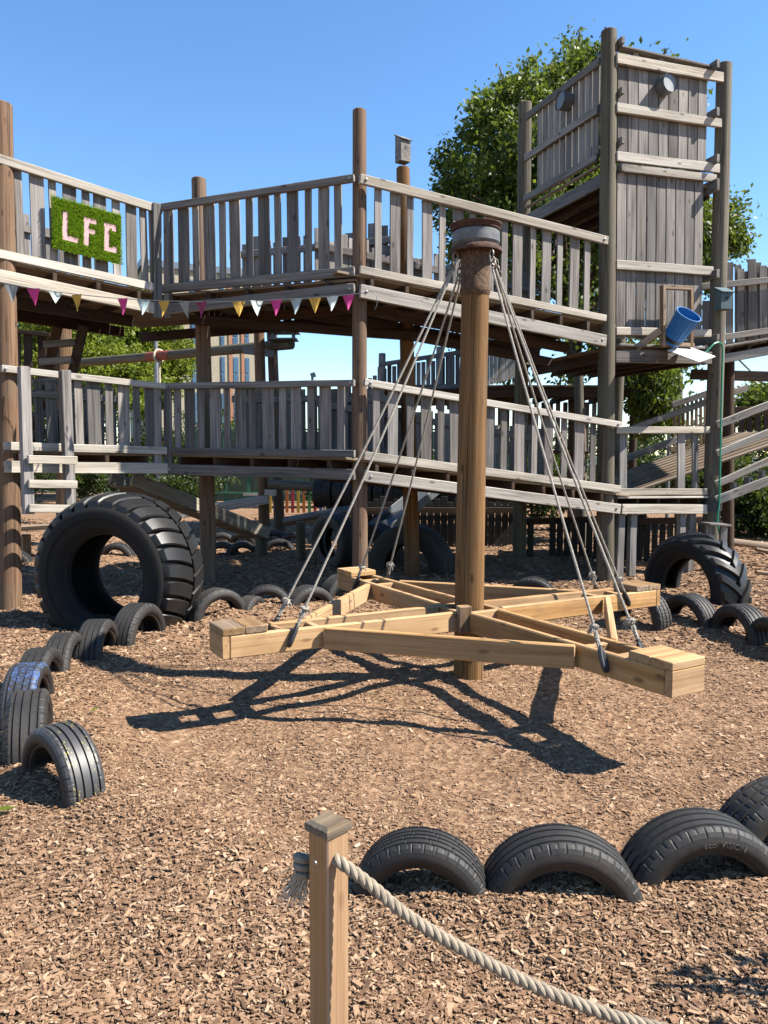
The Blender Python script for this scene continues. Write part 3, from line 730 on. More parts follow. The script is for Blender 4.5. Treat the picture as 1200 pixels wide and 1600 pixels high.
mb.board(at(1080, 585, 12.5), at(1260, 590, 12.5), .16, .07); mb.build('carrier', M['dark'], UW)

# ------------------------------------------------------------------ swing
HX, HY, HZ, A0 = .624, 5.526, .587, R(30.1)
sp = thing('swing_pole', (HX, HY, 0), 'thick central swing pole with a rusty sleeve below its top', 'pole')
PT = V((HX+.028, HY, 3.16))
mb = MB(); mb.log((HX, HY, -.05), PT, .108, .095, 32, 24, .004); mb.build('pole', M['pole'], sp, angle=40)
pdir = (PT-V((HX, HY, 0))).normalized(); zc = at(738, 458, HY).z
c0 = V((HX, HY, 0))+pdir*(zc/pdir.z)
mb = MB(); Lh = 3.14-zc
prof = [(-.02, .098), (0, .108), (.02, .111), (.05, .104), (Lh*.5, .104), (Lh, .106), (Lh, .09)]
mb.lathe(prof, c0, pdir, 40); mb.build('rusty_sleeve', M['rustplate'], sp, angle=30)
sw = thing('spinner_swing', (HX, HY, HZ), 'four armed timber spinner swing hanging by ropes from a wheel', 'swing')
wc = V((HX+.028, HY, at(743, 396, HY).z))
hw = at(743, 353, HY).z-wc.z
mb = MB(); mb.lathe([(.035, .150), (.05, .155), (.065, .168), (hw*.72, .168), (hw*.78, .155), (hw*.80, .150)], wc, (0, 0, 1), 48); wr = mb.build('wheel_rim', M['whitemetal'], sw, angle=25)
mb = MB(); mb.lathe([(.045, .158), (.03, .178), (.012, .186), (0, .186), (-.004, .18), (.02, .14), (.03, .05), (.03, .0002)], wc, (0, 0, 1), 48); mb.build('lower_flange', M['rust'], wr, angle=30)
mb = MB(); mb.lathe([(hw*.78, .156), (hw*.80, .170), (hw*.86, .172), (hw*.88, .176), (hw*.97, .187), (hw, .187), (hw, .175), (hw*.9, .15), (hw*.9, .0002)], wc, (0, 0, 1), 48); mb.build('upper_flange', M['rust'], wr, angle=30)
def az(r, A): return HZ+(-.021*math.cos(A)-.016*math.sin(A))*(r/1.765)
HB = .14; PTK = .045
def pol(r, A, lat, dz=0):
    return V((HX+r*math.cos(A)-lat*math.sin(A), HY+r*math.sin(A)+lat*math.cos(A), az(r, A)+dz))
BT = -PTK-HB/2
arms = [A0+R(180), A0+R(270), A0, A0+R(90)]
hub = MB()
for A in arms:
    hub.board(pol(.165, A, -.19, BT+.0), pol(.165, A, .147, BT), HB-.012, .045)
hub.build('hub_frame', M['new'], sw)
def torus(mb, c, n1, R1, r1, stretch=1.35, ns=14, nr=7):
    d_, u, q = frame_of(n1, (0, 0, 1) if abs(V(n1).normalized().z) < .8 else (0, 1, 0))
    mb.tube([V(c)+u*(R1*stretch*math.cos(2*math.pi*i/ns))+q*(R1*math.sin(2*math.pi*i/ns)) for i in range(ns+1)], r1, nr, cap=False)
for ia, A in enumerate(arms):
    for s_ in (1, -1):
        mb = MB(); mb.board(pol(.19, A, s_*.125, BT), pol(1.86, A, s_*.105, BT), HB, .045, (0, 0, 1), .007, 6, .0015); mb.build('arm_board', M['new'], sw)
    mb = MB(); mb.board(pol(1.885, A, -.128, BT), pol(1.885, A, .128, BT), HB, .045); mb.build('end_board', M['new'], sw)
    for r_ in (1.25, 1.50):
        mb = MB(); mb.board(pol(r_, A, -.10, BT-.004), pol(r_, A, .10, BT-.004), HB-.02, .045); mb.build('spacer_block', M['new'], sw)
    st = thing('seat', pol(1.76, A, 0), '', 'x'); del st['label']; del st['category']
    bpy.data.objects.remove(st)
    mb = MB()
    for r_ in (1.69, 1.836): mb.board(pol(r_, A, -.130, -PTK/2+.001), pol(r_, A, .130, -PTK/2+.001), PTK, .143, (0, 0, 1), .005, 2, .001)
    mb.build('seat_plank', M['plate'] if ia in (0, 2) else M['new'], sw)
    An = arms[(ia+1) % 4]
    sgn = 1
    a_, b_ = pol(1.25, A, .128+.03, BT), pol(1.25, An, -.128-.03, BT)
    mb = MB(); mb.board(a_, b_, HB, .045, (0, 0, 1), .007, 4, .001); mb.build('brace', M['new'], sw)
    # ropes
    top = wc+V((math.cos(A)*.165, math.sin(A)*.165, -.01))
    ch = MB(); p1 = top+V((math.cos(A)*.012, math.sin(A)*.012, -.035))
    torus(ch, p1, V((-math.sin(A), math.cos(A), 0)), .022, .006); p2 = p1+V((math.cos(A)*.015, math.sin(A)*.015, -.045)); torus(ch, p2, V((math.cos(A), math.sin(A), .2)), .022, .006)
    p3 = p2+V((math.cos(A)*.015, math.sin(A)*.015, -.035)); torus(ch, p3, V((-math.sin(A), math.cos(A), .3)), .02, .006)
    ch.build('chain', M['chain'], wr)
    for s_ in (1, -1):
        e = pol(1.47, A, s_*.155, -.085); tp = p3+V((-math.sin(A), math.cos(A), 0))*(.014*s_)-V((0, 0, .02))
        dd = (tp-e).normalized(); kn = e+dd*.19
        mb = MB(); pts = [tp.lerp(kn, i/20)+V((0, 0, -.03*math.sin(math.pi*i/20))) for i in range(21)]
        mb.rope(pts, .0082, .040, 6, .007); rp = mb.build('rope', M['rope'], sw)
        mb = MB(); 
        for _ in range(5): torus(mb, kn+V([random.uniform(-.008, .008) for _ in range(3)]), dd+V([random.uniform(-.6, .6) for _ in range(3)]), .016, .009, 1.0, 12, 6)
        for _ in range(26):
            q = V([random.uniform(-1, 1) for _ in range(3)]).normalized(); mb.tube([kn+q*.018, kn+q*.034+V((0, 0, -.006)), kn+q*.044+V((0, 0, -.018))], .0022, 3)
        mb.build('knot', M['rope'], rp)
        lat = V((-math.sin(A), math.cos(A), 0))*s_
        mb = MB(); mb.rope([kn, kn.lerp(e, .45)+lat*.004, e+dd*.05], .0125, .05, 6, .01); mb.rope([kn+lat*.008, e+dd*.06+lat*.010], .009, .045, 5, .01); mb.build('rope_tail', M['rope'], rp)
        mb = MB(); lo = [e+dd*.085, e+dd*.03+lat*.012, e-dd*.03+lat*.016, e-dd*.05-V((0, 0, .01)), e-dd*.02-lat*.01, e+dd*.06-lat*.004]
        mb.tube(curve(lo, 24), .014, 8); mb.build('rubber_loop', M['blackrub'], rp)
        mb = MB(); mb.lathe([(0, .02), (.012, .02), (.018, .012), (.018, .0002)], pol(1.47, A, s_*.13, -.11), lat, 10); mb.build('bolt', M['bolt'], rp)
# wooden block on the hub front
mb = MB(); mb.board(pol(.24, A0+R(225), 0, BT-HB/2-.005), pol(.24, A0+R(225), 0, .0), .09, .07, (1, .3, 0)); mb.build('hub_block', M['plate'], sw)

# ------------------------------------------------------------------ tyres
def tyre_profile(Ro, w_, rin, grooves):
    """(x, r) points: outer tread strip, then casing from one shoulder over the bead and the inside to the other"""
    hw_ = w_/2; tr = []
    sh_ = w_*.12
    xs_ = [-hw_+sh_]
    for gx in grooves: xs_ += [gx-.006, gx-.004, gx+.004, gx+.006]
    xs_ += [hw_-sh_]; dep = .010
    tr.append((-hw_, Ro-.028, 's')); tr.append((-hw_+sh_*.35, Ro-.013, 's'))
    for i, x in enumerate(xs_):
        c_ = Ro-.35*x*x
        k_ = (i-1) % 4
        d_ = dep if (0 < i < len(xs_)-1 and k_ in (1, 2)) else 0
        tr.append((x, c_-d_, 't' if d_ == 0 else 'g'))
    tr.append((hw_-sh_*.35, Ro-.013, 's')); tr.append((hw_, Ro-.028, 's'))
    H_ = Ro-.028-rin
    half = [(hw_, Ro-.028), (hw_+.004, Ro-.04), (hw_+.008, Ro-.028-H_*.35), (hw_+.006, Ro-.028-H_*.52), (hw_-.002, Ro-.028-H_*.75), (hw_-.012, rin+.012), (hw_-.016, rin), (hw_-.03, rin-.004), (hw_-.036, rin+.004),
            (hw_-.03, rin+.02), (hw_-.014, Ro-.028-H_*.5), (hw_-.018, Ro-.04)]
    inner = half+[(hw_*.5, Ro-.026), (0, Ro-.022)]
    casing = inner+[(-x, r) for x, r in reversed(inner[:-1])]
    return tr, casing
def lathe_x(prof, n_, mod=None):
    mb = MB(); vs, fs = [], []
    for i, p_ in enumerate(prof):
        for j in range(n_):
            a = 2*math.pi*j/n_; r = p_[1]+(mod(i, p_, j) if mod else 0); aa = a+(mod2(i, p_) if mod and len(p_) > 3 else 0)
            vs.append((p_[0], r*math.cos(aa), r*math.sin(aa)))
    for i in range(len(prof)-1):
        for j in range(n_): fs.append((i*n_+j, i*n_+(j+1) % n_, (i+1)*n_+(j+1) % n_, (i+1)*n_+j))
    mb.add(vs, fs); return mb
def make_tyre(name, Ro, w_, rin, style):
    root = thing(name, (0, 0, 0), 'x', 'tyre')
    gr = {'rib': (-.06, -.022, .022, .06), 'dir': (-.05, .0, .05), 'fine': (-.065, -.03, .0, .03, .065)}[style]
    tr, cas = tyre_profile(Ro, w_, rin, [g_*w_/.2 for g_ in gr]); N = 360
    per = {'rib': 12, 'dir': 15, 'fine': 10}[style]
    def mod(i, p_, j):
        if p_[2] == 's': return -.007 if j % per == 0 else 0
        if p_[2] == 't':
            ph = int(abs(p_[0])*150) if style == 'dir' else int(p_[0]*90)
            edge = abs(p_[0]) > w_*.3
            return -.0045 if (j+ph) % per == 0 and (edge or style == 'dir' or (style == 'fine' and (j//per) % 2)) else 0
        return 0
    lathe_x(tr, N, mod).build('tread', M['tread'], root, angle=25)
    mbc = lathe_x(cas, 96); mbc.build('sidewall', M['side'], root, angle=40)
    return root
def drop(o):
    for ch in list(o.children): drop(ch)
    bpy.data.objects.remove(o)
protos = {'rib': make_tyre('car_tyre', .305, .20, .205, 'rib'), 'dir': make_tyre('car_tyre', .305, .19, .205, 'dir'), 'fine': make_tyre('car_tyre', .305, .205, .20, 'fine')}
used_p = set()
def place_tyre(style, x, y, axis_deg, scale=1.0, cz=-.06, label='', group='car tyres half buried in a ring', tilt=0, lean=0, roll=None):
    o = copytree(protos[style])
    o.location = (x, y, float(gz(x, y))*.5+cz); o.rotation_euler = (roll if roll is not None else random.uniform(0, 6), R(lean), R(axis_deg)); o.rotation_mode = 'XYZ'
    o.scale = (scale,)*3; o['label'] = label; o['category'] = 'tyre'; o['group'] = group; return o
def radial(x, y): return math.degrees(math.atan2(y-HY, x-HX))
ring = [
 # px, py(centre on ground), style, scale, extra yaw, cz, label
 (98, 1236, 'rib', .94, 6, .02, 'worn half buried tyre with yellow paint flecks at the front of the left arc'),
 (47, 1172, 'rib', 1.0, -8, .0, 'plain grooved tyre between the yellow flecked tyre and the blue painted one'),
 (44, 1118, 'rib', 1.0, -4, .0, 'tyre with worn blue paint across its tread in the left arc'),
 (64, 1080, 'dir', .98, 2, -.02, 'tyre with diagonal tread just behind the blue painted tyre'),
 (102, 1050, 'dir', .98, 10, -.04, 'fifth tyre of the left arc, counting away from the yellow flecked one'),
 (153, 1030, 'rib', 1.0, 14, -.02, 'sixth tyre of the left arc, next to last before the giant tyre'),
 (217, 1006, 'rib', 1.05, 8, .0, 'tyre leaning against the foot of the giant tyre'),
 (340, 970, 'dir', 1.0, -8, -.02, 'half buried tyre just right of the giant tyre, behind the left swing seat'),
 (392, 961, 'fine', .8, 30, -.10, 'low twisted tyre behind the left swing seat'),
 (418, 955, 'rib', .85, -30, -.03, 'small tyre standing behind the rope knots of the left swing arm'),
 (482, 950, 'fine', 1.0, 8, -.10, 'broad tyre in shade between the left ropes and the back swing arm'),
 (535, 938, 'rib', 1.0, 25, -.02, 'tyre in shade below the rear left swing seat'),
 (590, 928, 'rib', .9, 0, -.14, 'tyre behind the crossing beams left of the pole'),
 (832, 925, 'fine', 1.0, 0, -.12, 'low tyre hump in the dark behind the right swing arm'),
 (1002, 978, 'dir', 1.0, -14, .03, 'tyre seen on its tread under the rear right swing seat'),
 (1076, 980, 'rib', 1.0, -12, -.03, 'arched tyre in front of the tractor tyre, left of two'),
 (1156, 1000, 'rib', 1.05, -12, -.03, 'arched tyre in front of the tractor tyre, right of two'),
 (1212, 1018, 'fine', 1.0, -8, -.03, 'tyre cut by the right edge near the tractor tyre'),
 (658, 1402, 'fine', .86, 2, -.055, 'smallest of the front tyres, just right of the rope post'),
 (874, 1405, 'rib', 1.0, -3, -.085, 'middle one of the front tyres, ribbed tread to the sun'),
 (1093, 1374, 'rib', 1.06, -8, -.085, 'front tyre with raised lettering on its sidewall'),
 (1228, 1330, 'dir', 1.06, -12, -.05, 'front tyre cut by the right edge of the photo'),
]
for (px, py, stl, scl, yaw, cz, lab) in ring:
    q = gp(px, py)
    o = place_tyre(stl, q.x, q.y, radial(q.x, q.y)+yaw, scl, cz, lab)
    if 'worn blue paint' in lab:
        for ch in o.children:
            if ch.name.startswith('tread'):
                ch.data = ch.data.copy(); ch.data.materials[0] = M['bluepaint']; ch['label'] = 'tread with worn blue paint'
    if 'yellow paint flecks' in lab:
        k = NT('flecked_tread'); tc = k.n('TexCoord'); ov = tc.outputs['Object']
        n = k.noise(k.scaled(ov, (160, 60, 60)), 1, 2, .5); n2 = k.noise(ov, 9, 2, .5); sx = k.n('SeparateXYZ'); k.l(ov, sx.inputs[0])
        bnd = k.ramp(k.math('ADD', k.math('MULTIPLY', k.math('ABSOLUTE', k.math('SUBTRACT', k.math('ABSOLUTE', sx.outputs[0]), .05)), 20), 0), [(.25, (1, 1, 1)), (.5, (0, 0, 0))])
        f = k.math('MULTIPLY', k.math('MULTIPLY', k.ramp(n, [(.60, (0, 0, 0)), (.64, (1, 1, 1))]), k.ramp(n2, [(.42, (0, 0, 0)), (.5, (1, 1, 1))])), bnd)
        k.l(k.mix(f, (.034, .033, .033), (.45, .36, .06)), k.b.inputs['Base Color']); k.b.inputs['Roughness'].default_value = .5
        for ch in o.children:
            if ch.name.startswith('tread'): ch.data = ch.data.copy(); ch.data.materials[0] = k.m
    if 'raised lettering' in lab:
        ft = o
# raised lettering bent round the sidewall
def lettering(o, text, r0, size, xoff, a_mid, side, mat):
    cu = bpy.data.curves.new('lettering', 'FONT'); cu.body = text; cu.size = size; cu.extrude = .0012; cu.align_x = 'CENTER'; cu.resolution_u = 3
    to = bpy.data.objects.new('lettering', cu); COL.objects.link(to); bpy.context.view_layer.update()
    dg = bpy.context.evaluated_depsgraph_get(); me = bpy.data.meshes.new_from_object(to.evaluated_get(dg)); bpy.data.objects.remove(to)
    me.name = 'lettering'
    for v_ in me.vertices:
        x, y, z = v_.co; r_ = r0+y; th = a_mid-x/r0*side
        v_.co = (side*(xoff+z), r_*math.cos(th), r_*math.sin(th))
    me.materials.clear(); me.materials.append(mat)
    ob = bpy.data.objects.new('lettering', me); COL.objects.link(ob); ob.parent = o; return ob
ft.rotation_euler[0] = 0.0
M['letter'] = plain('worn_raised_rubber', (.075, .065, .055), .55, var=.2)
lettering(ft, 'eco  VISION', .243, .030, .1085, R(90-8), 1, M['letter'])

# far tyres
for (px, py, scl, lab) in ((182, 868, 1.0, 'far tyre seen through the hole of the giant tyre'), (306, 858, 1.0, 'far tyre just right of the giant tyre tread'),
        (347, 864, 1.0, 'far tyre right behind the dark post, front row'), (379, 864, 1.0, 'far tyre left of the ramp stump, front row'), (436, 860, 1.0, 'far tyre right of the ramp stump, front row'),
        (346, 849, 1.0, 'far tyre right behind the dark post, back row'), (379, 849, 1.0, 'far tyre left of the ramp stump, back row'), (429, 845, 1.0, 'far tyre right of the ramp stump, back row'),
        (459, 848, 1.0, 'far tyre left of the free standing stump, back row'), (22, 880, 1.0, 'far tyre behind the post at the left edge')):
    q = gp(px, py); place_tyre(random.choice(('rib', 'fine')), q.x, q.y, 90+random.uniform(-12, 12), scl, -.10, lab, 'far tyres half buried in the sun')
# tyres threaded on a log

l0, l1 = at(420, 757, 15.4), at(720, 770, 14.6)
mb = MB(); mb.log(l0, l1, .10, .10, 16, 6); tag(mb.build('threaded_log', M['greypost'], None, origin=(l0+l1)/2), 'horizontal log with a row of tyres threaded on it', 'log')
ld = (l1-l0).normalized(); ya_ = math.degrees(math.atan2(ld.y, ld.x))
p0_ = at(500, 775, 15.2)
for i in range(14):
    q = p0_+ld*(.205*i); o = place_tyre('dir' if i % 2 else 'fine', q.x, q.y, ya_+random.uniform(-5, 5), random.uniform(.9, 1.0), 0, 'tyre threaded with others on the far horizontal log', 'tyres threaded on the far log')
    o.location.z = l0.z+(l1.z-l0.z)*.4-.10

for p_ in protos.values(): drop(p_)
# big tyres with lugs
def big_tyre(name, loc, axis_deg, Ro, w_, rin, label, nl, slant, lugh, mode, mat, mat2, tilt=0):
    root = thing(name, (0, 0, 0), label, 'tyre'); hw_ = w_/2
    crown = Ro*.10
    def rx(x): return Ro-lugh-crown*(x/hw_)**2*.7
    tr = [(x, rx(x)) for x in np.linspace(-hw_, hw_, 13)]
    N = 128
    lathe_x(tr, N).build('tread_base', M[mat], root)
    H_ = rx(hw_)-rin
    half = [(hw_, rx(hw_)), (hw_+.02, rx(hw_)-H_*.06), (hw_+.03, rx(hw_)-H_*.2), (hw_+.035, rx(hw_)-H_*.4), (hw_+.018, rx(hw_)-H_*.46), (hw_+.016, rx(hw_)-H_*.62), (hw_-.01, rx(hw_)-H_*.8), (hw_-.05, rin+.03), (hw_-.07, rin), (hw_-.12, rin-.01), (hw_-.13, rin+.02), (hw_-.08, rx(hw_)-H_*.55), (hw_-.06, rx(hw_)-H_*.15), (hw_*.5, rx(0)-.07), (0, rx(0)-.06)]
    lathe_x(half+[(-x, r) for x, r in reversed(half[:-1])], 96).build('sidewall', M[mat2], root, angle=40)
    mb = MB()
    for s_ in (1, -1):
        for i in range(nl):
            th0 = 2*math.pi*(i+(.5 if s_ > 0 else 0))/nl; pitch = 2*math.pi/nl
            if mode == 'rock':
                st = [(1.035, -.115), (1.028, -.06), (1.005, -.022), (.98, -.012), (.8, 0), (.55, 0), (.30, 0), (.05, 0)]; wf = lambda u: .84*pitch*(1-.06*u) if u < .97 else .74*pitch
                thc = lambda u: th0+slant*(max(0, 1-u)**1.5)
            else:
                st = [(1.03, -.10), (1.01, -.03), (.96, -.004), (.75, 0), (.5, 0), (.25, 0), (.0, 0), (-.06, -.01)]; wf = lambda u: pitch*(.36+.10*u)
                thc = lambda u: th0+slant*(1-u)
            rings = []
            for (u, dr) in st:
                x = hw_*u*s_; rt = Ro-crown*(min(1, abs(u)))**2*.7+dr*Ro/.7; rb = min(rx(min(1, abs(u))*hw_), rt)-.03
                t = thc(u); wv = wf(max(0, u))
                rings.append([(x, rb, t-wv*.56), (x, rt-lugh*.25, t-wv*.52), (x, rt, t-wv*.44), (x, rt, t+wv*.44), (x, rt-lugh*.25, t+wv*.52), (x, rb, t+wv*.56)])
            vs = [(x, r*math.cos(t), r*math.sin(t)) for rg in rings for (x, r, t) in rg]; fs = []
            for a_ in range(len(rings)-1):
                for b_ in range(5): fs.append((a_*6+b_, a_*6+b_+1, (a_+1)*6+b_+1, (a_+1)*6+b_))
            fs.append(tuple(range(6))); fs.append(tuple(range((len(rings)-1)*6, len(rings)*6)))
            mb.add(vs, fs)
    mb.build('lugs', M[mat], root, angle=28)
    root.location = loc; root.rotation_euler = (.2, 0, R(axis_deg)); return root
q = gp(190, 962)
big_tyre('giant_tyre', (at(188, 900, 7.42).x, 7.42, .49), 76, .80, .66, .41, 'giant black earthmover tyre standing upright on the left', 29, .12, .065, 'rock', 'bigrub', 'bigside')
big_tyre('tractor_tyre', (at(1086, 900, 8.95).x, 8.95, .04), 22, .70, .42, .40, 'half buried tractor tyre with chevron lugs at the right', 20, .30, .04, 'ag', 'bigrub', 'bigside')
def truck_tyre(px, Yd, cz, axis_deg, Ro, w_, label):
    o = make_tyre('truck_tyre', Ro, w_, Ro*.56, 'dir'); o.location = (at(px, 850, Yd).x, Yd, cz); o.rotation_euler = (.4, 0, R(axis_deg))
    o['label'] = label; o['category'] = 'tyre'; o['group'] = 'truck tyres in the shade under the walkway'; return o
tt = truck_tyre(522, 11.4, .34, 38, .44, .27, 'truck tyre with a pale rim ring left of the tall middle post')
mb = MB(); mb.lathe([(-.05, .24), (-.045, .25), (-.02, .255), (.0, .25), (.0, .235)], (0, 0, 0), (1, 0, 0), 40)
o = mb.build('rim_ring', M['whitemetal']); o.parent = tt
truck_tyre(642, 10.7, .06, 62, .62, .34, 'large half buried truck tyre right of the tall middle post')
truck_tyre(583, 11.6, .10, 50, .52, .3, 'truck tyre in shade behind the tall middle post')

# metal slide
sl = thing('metal_slide', gp(585, 862), 'grey metal slide coming down behind the truck tyres', 'slide')
a, b = at(592, 832, 11.9), at(668, 770, 12.8); mb = MB(); mb.board(a, b, .03, .42, (0, 0, 1)); mb.build('chute', M['darksteel'], sl)
mb = MB(); sdv = frame_of(b-a, (0, 0, 1))[2]
for s_ in (-.22, .22): mb.board(a+sdv*s_+V((0, 0, .05)), b+sdv*s_+V((0, 0, .05)), .14, .025)
mb.build('side_rail', M['darksteel'], sl)
mb = MB(); mb.tube(curve([at(447, 815, 14), at(495, 806, 13.6), at(552, 797, 13.2)], 20), .09, 10); tag(mb.build('black_pipe', M['blackrub'], None, origin=at(495, 806, 13.6)), 'long black plastic pipe lying behind the stump', 'pipe')

# ------------------------------------------------------------------ left side details
# entry ladder
ld_ = thing('entry_ladder', at(78, 800, 7.86), 'sunlit square post ladder hanging from the left lower walkway', 'ladder')
for (x0, y0, x1, y1, Yd) in ((37, 573, 44, 803, 7.92), (101, 579, 110, 806, 8.25)):
    mb = MB(); mb.board(at(x1, y1, Yd-.06), at(x0, y0, Yd), .10, .11, (1, .9, 0), .006, 4, .002); mb.build('stile', M['grey'], ld_)
for (y, d_) in ((718, 0), (756, .0), (794, 0)):
    mb = MB(); mb.board(at(43+(y-718)*.03, y, 7.80), at(120, y+1, 8.14), .085, .05, (0, 0, 1), .005, 3, .002); mb.build('rung', M['rail'], ld_)
# rear ladder
l2 = thing('rear_ladder', at(95, 690, 10.0), 'dark ladder slanting up under the left upper walkway', 'ladder')
for (x0, y0, x1, y1) in ((88, 690, 131, 508), (50, 700, 90, 510)):
    mb = MB(); mb.board(at(x0, y0, 10.3), at(x1, y1, 9.9), .12, .05, (1, 0, .3)); mb.build('stile', M['dark'], l2)
for (x0, x1, y) in ((70, 119, 537), (63, 114, 564), (53, 100, 596), (51, 90, 620), (50, 91, 647), (50, 86, 676)):
    mb = MB(); mb.board(at(x0, y+2, 9.95), at(x1, y-2, 9.95), .085, .10, (0, 0, 1)); mb.build('rung', M['grey'], l2)
# rear palisade behind left (dark boards with mossy rail)
rp_ = thing('mossy_palisade', at(50, 560, 12.0), 'dark palisade with a mossy top rail behind the left post', 'railing')
mb = MB()
for px in (26, 44, 66, 88): mb.board(at(px, 600, 12), at(px, 518, 12), .13, .03, (1, 0, 0))
mb.build('board', M['dark'], rp_); mb = MB(); mb.board(at(18, 516, 11.95), at(80, 524, 11.95), .06, .1); mb.build('rail', M['dark'], rp_)
# log crossing high in the back with red band, rope and bird table
la, lb = at(108, 568, 20.5), at(456, 538, 15.4)
mb = MB(); mb.log(la, lb, .105, .105, 16, 8); lg = tag(mb.build('horizontal_log', M['greypost'], None, origin=(la+lb)/2), 'long horizontal log with a red band across the back', 'log')
ldv = (lb-la).normalized(); ca = la.lerp(lb, .475)
mb = MB(); mb.lathe([(-.42, .106), (-.42, .112), (.42, .112), (.42, .106)], ca, ldv, 18); mb.build('red_band', plain('faded_red_paint', (.20, .05, .03), .8), lg)
mb = MB(); torus(mb, ca+ldv*.0, ldv, .14, .028, 1.0, 16, 8); mb.tube([ca-V((0, 0, .14)), ca-V((0, 0, 1.6))], .025, 8)
tag(mb.build('hanging_rope', M['fray'], None, origin=ca), 'white rope looped over the red band of the log', 'rope')
bt = thing('bird_table', at(443, 531, 15.4), 'small roofed bird table on the end of the log', 'bird table')
c_ = at(443, 531, 15.4); mb = MB(); mb.board(c_+V((-.28, 0, 0)), c_+V((.28, 0, 0)), .03, .4); mb.build('tray', M['darksteel'], bt)
mb = MB()
for dx in (-.2, .2):
    for dy in (-.12, .12): mb.board(c_+V((dx, dy, 0)), c_+V((dx, dy, .13)), .04, .04, (1, 0, 0))
mb.build('corner_post', M['darksteel'], bt)
mb = MB(); t_ = c_+V((0, 0, .13)); vs = [t_+V((-.32, -.22, 0)), t_+V((.32, -.22, 0)), t_+V((.32, .22, 0)), t_+V((-.32, .22, 0)), t_+V((-.2, 0, .09)), t_+V((.2, 0, .09))]
mb.add(vs, [(0, 1, 5, 4), (1, 2, 5), (2, 3, 4, 5), (3, 0, 4), (0, 1, 2, 3)]); mb.build('roof', M['darksteel'], bt, smooth=False)
mb = MB(); mb.board(at(380, 547, 15.5), at(428, 553, 15.5), .14, .08); tag(mb.build('tie_beam', M['grey'], None, origin=at(404, 550, 15.5)), 'short tie beam bolted between the far pair of posts', 'beam')
# plank ramp going down and away
pr = thing('plank_ramp', at(310, 790, 11.2), 'plank ramp slanting down from the lower walkway to a stump', 'ramp')
a, b = at(206, 748, 9.9), at(420, 833, 12.2); off = V((-.40, .33, 0))
for k_ in (0, 1):
    mb = MB(); mb.board(a+off*k_, b+off*k_, .175, .05, (0, 0, 1), .005, 4, .002); mb.build('side_board', M['rail'], pr)
mb = MB(); nbp = 17; rn = (b-a).normalized().cross(off).normalized()
if rn.z < 0: rn = -rn
for i in range(nbp):
    t = (i+.5)/nbp; q = a.lerp(b, t)-V((0, 0, .10)); mb.board(q-off*.04, q+off*1.04, .025, (b-a).length/nbp-.012, rn)
mb.build('tread_planks', M['decking'], pr)
mb = MB(); mb.board(at(268, 805, 14.6), at(418, 780, 15.4), .17, .22, (0, 0, 1), .008, 4, .003); tag(mb.build('balance_beam', M['rail'], None, origin=at(340, 792, 15)), 'pale balance beam sloping up to the far post', 'beam')
mb = MB(); mb.board(at(414, 769, 15.3), at(432, 770, 15.3), .12, .12); tag(mb.build('support_block', M['rail'], None, origin=at(423, 770, 15.3)), 'pale block fixed to the far post at the beam end', 'block')
bn = thing('plank_bench', gp(50, 860), 'low plank bench behind the left post', 'bench')
mb = MB(); mb.board(at(20, 826, 12.2), at(86, 822, 12.2), .07, .4, (0, 0, 1), .006); mb.build('seat', M['plate'], bn)
for px in (37, 80):
    q = at(px, 836, 12.2); mb = MB(); mb.board(V((q.x, q.y, -.02)), V((q.x, q.y, q.z)), .10, .3, (1, 0, 0)); mb.build('leg', M['plate'], bn)

# green lettered turf panel
def ul(px, py, off):
    (pa, yA), (pb, yB) = (-6, 7.98), (258, 9.22); a0, b0 = at(pa, 700, yA), at(pb, 700, yB)
    u = ux(px-8, py); t = (u*yA-a0.x)/((b0.x-a0.x)-u*(yB-yA)); q = a0.lerp(b0, t); d = V((b0.x-a0.x, b0.y-a0.y, 0)).normalized(); n_ = V((d.y, -d.x, 0))
    return V((q.x, q.y, at(px, py, q.y).z))+n_*off, d, n_
TL, ud, un = ul(83, 309, .10); TRp, _, _ = ul(190, 341, .10); BLp, _, _ = ul(84.5, 390, .10); BRp, _, _ = ul(193, 415, .10)
pw = (V((TRp.x-TL.x, TRp.y-TL.y, 0))).length; ph_ = ((TL.z-BLp.z)+(TRp.z-BRp.z))/2; zt = (TL.z+TRp.z)/2
O_ = V((TL.x, TL.y, zt))
def pp(u, v, off=0): return O_+ud*(u*pw)-V((0, 0, v*ph_+(u-.5)*pw*.07))+un*off
pn = thing('lettered_panel', pp(.5, 1), 'green artificial turf panel with three pink letters on the railing', 'sign')
mb = MB(); mb.board(pp(0, .5, -.012), pp(1, .5, -.012), ph_, .018); mb.build('backing_board', M['turfback'], pn)
L_ = [[(.14, .235, .212, .80), (.14, .695, .36, .80)], [(.445, .235, .52, .80), (.445, .235, .635, .33), (.445, .45, .61, .54)], [(.745, .235, .82, .81), (.745, .235, .93, .325), (.745, .72, .93, .81), (.865, .235, .93, .37), (.865, .68, .93, .81)]]
for rects in L_:
    mb = MB(); jj = 0
    for (u0, v0, u1, v1) in rects:
        jj += .0006
        mb.board(pp(u0, (v0+v1)/2, .006), pp(u1, (v0+v1)/2, .006), (v1-v0)*ph_, .014+jj, (0, 0, 1), .001)
    mb.build('letter', M['pinkletter'], pn)
allr = [r_ for rs in L_ for r_ in rs]
mb = MB(); cnt = 0
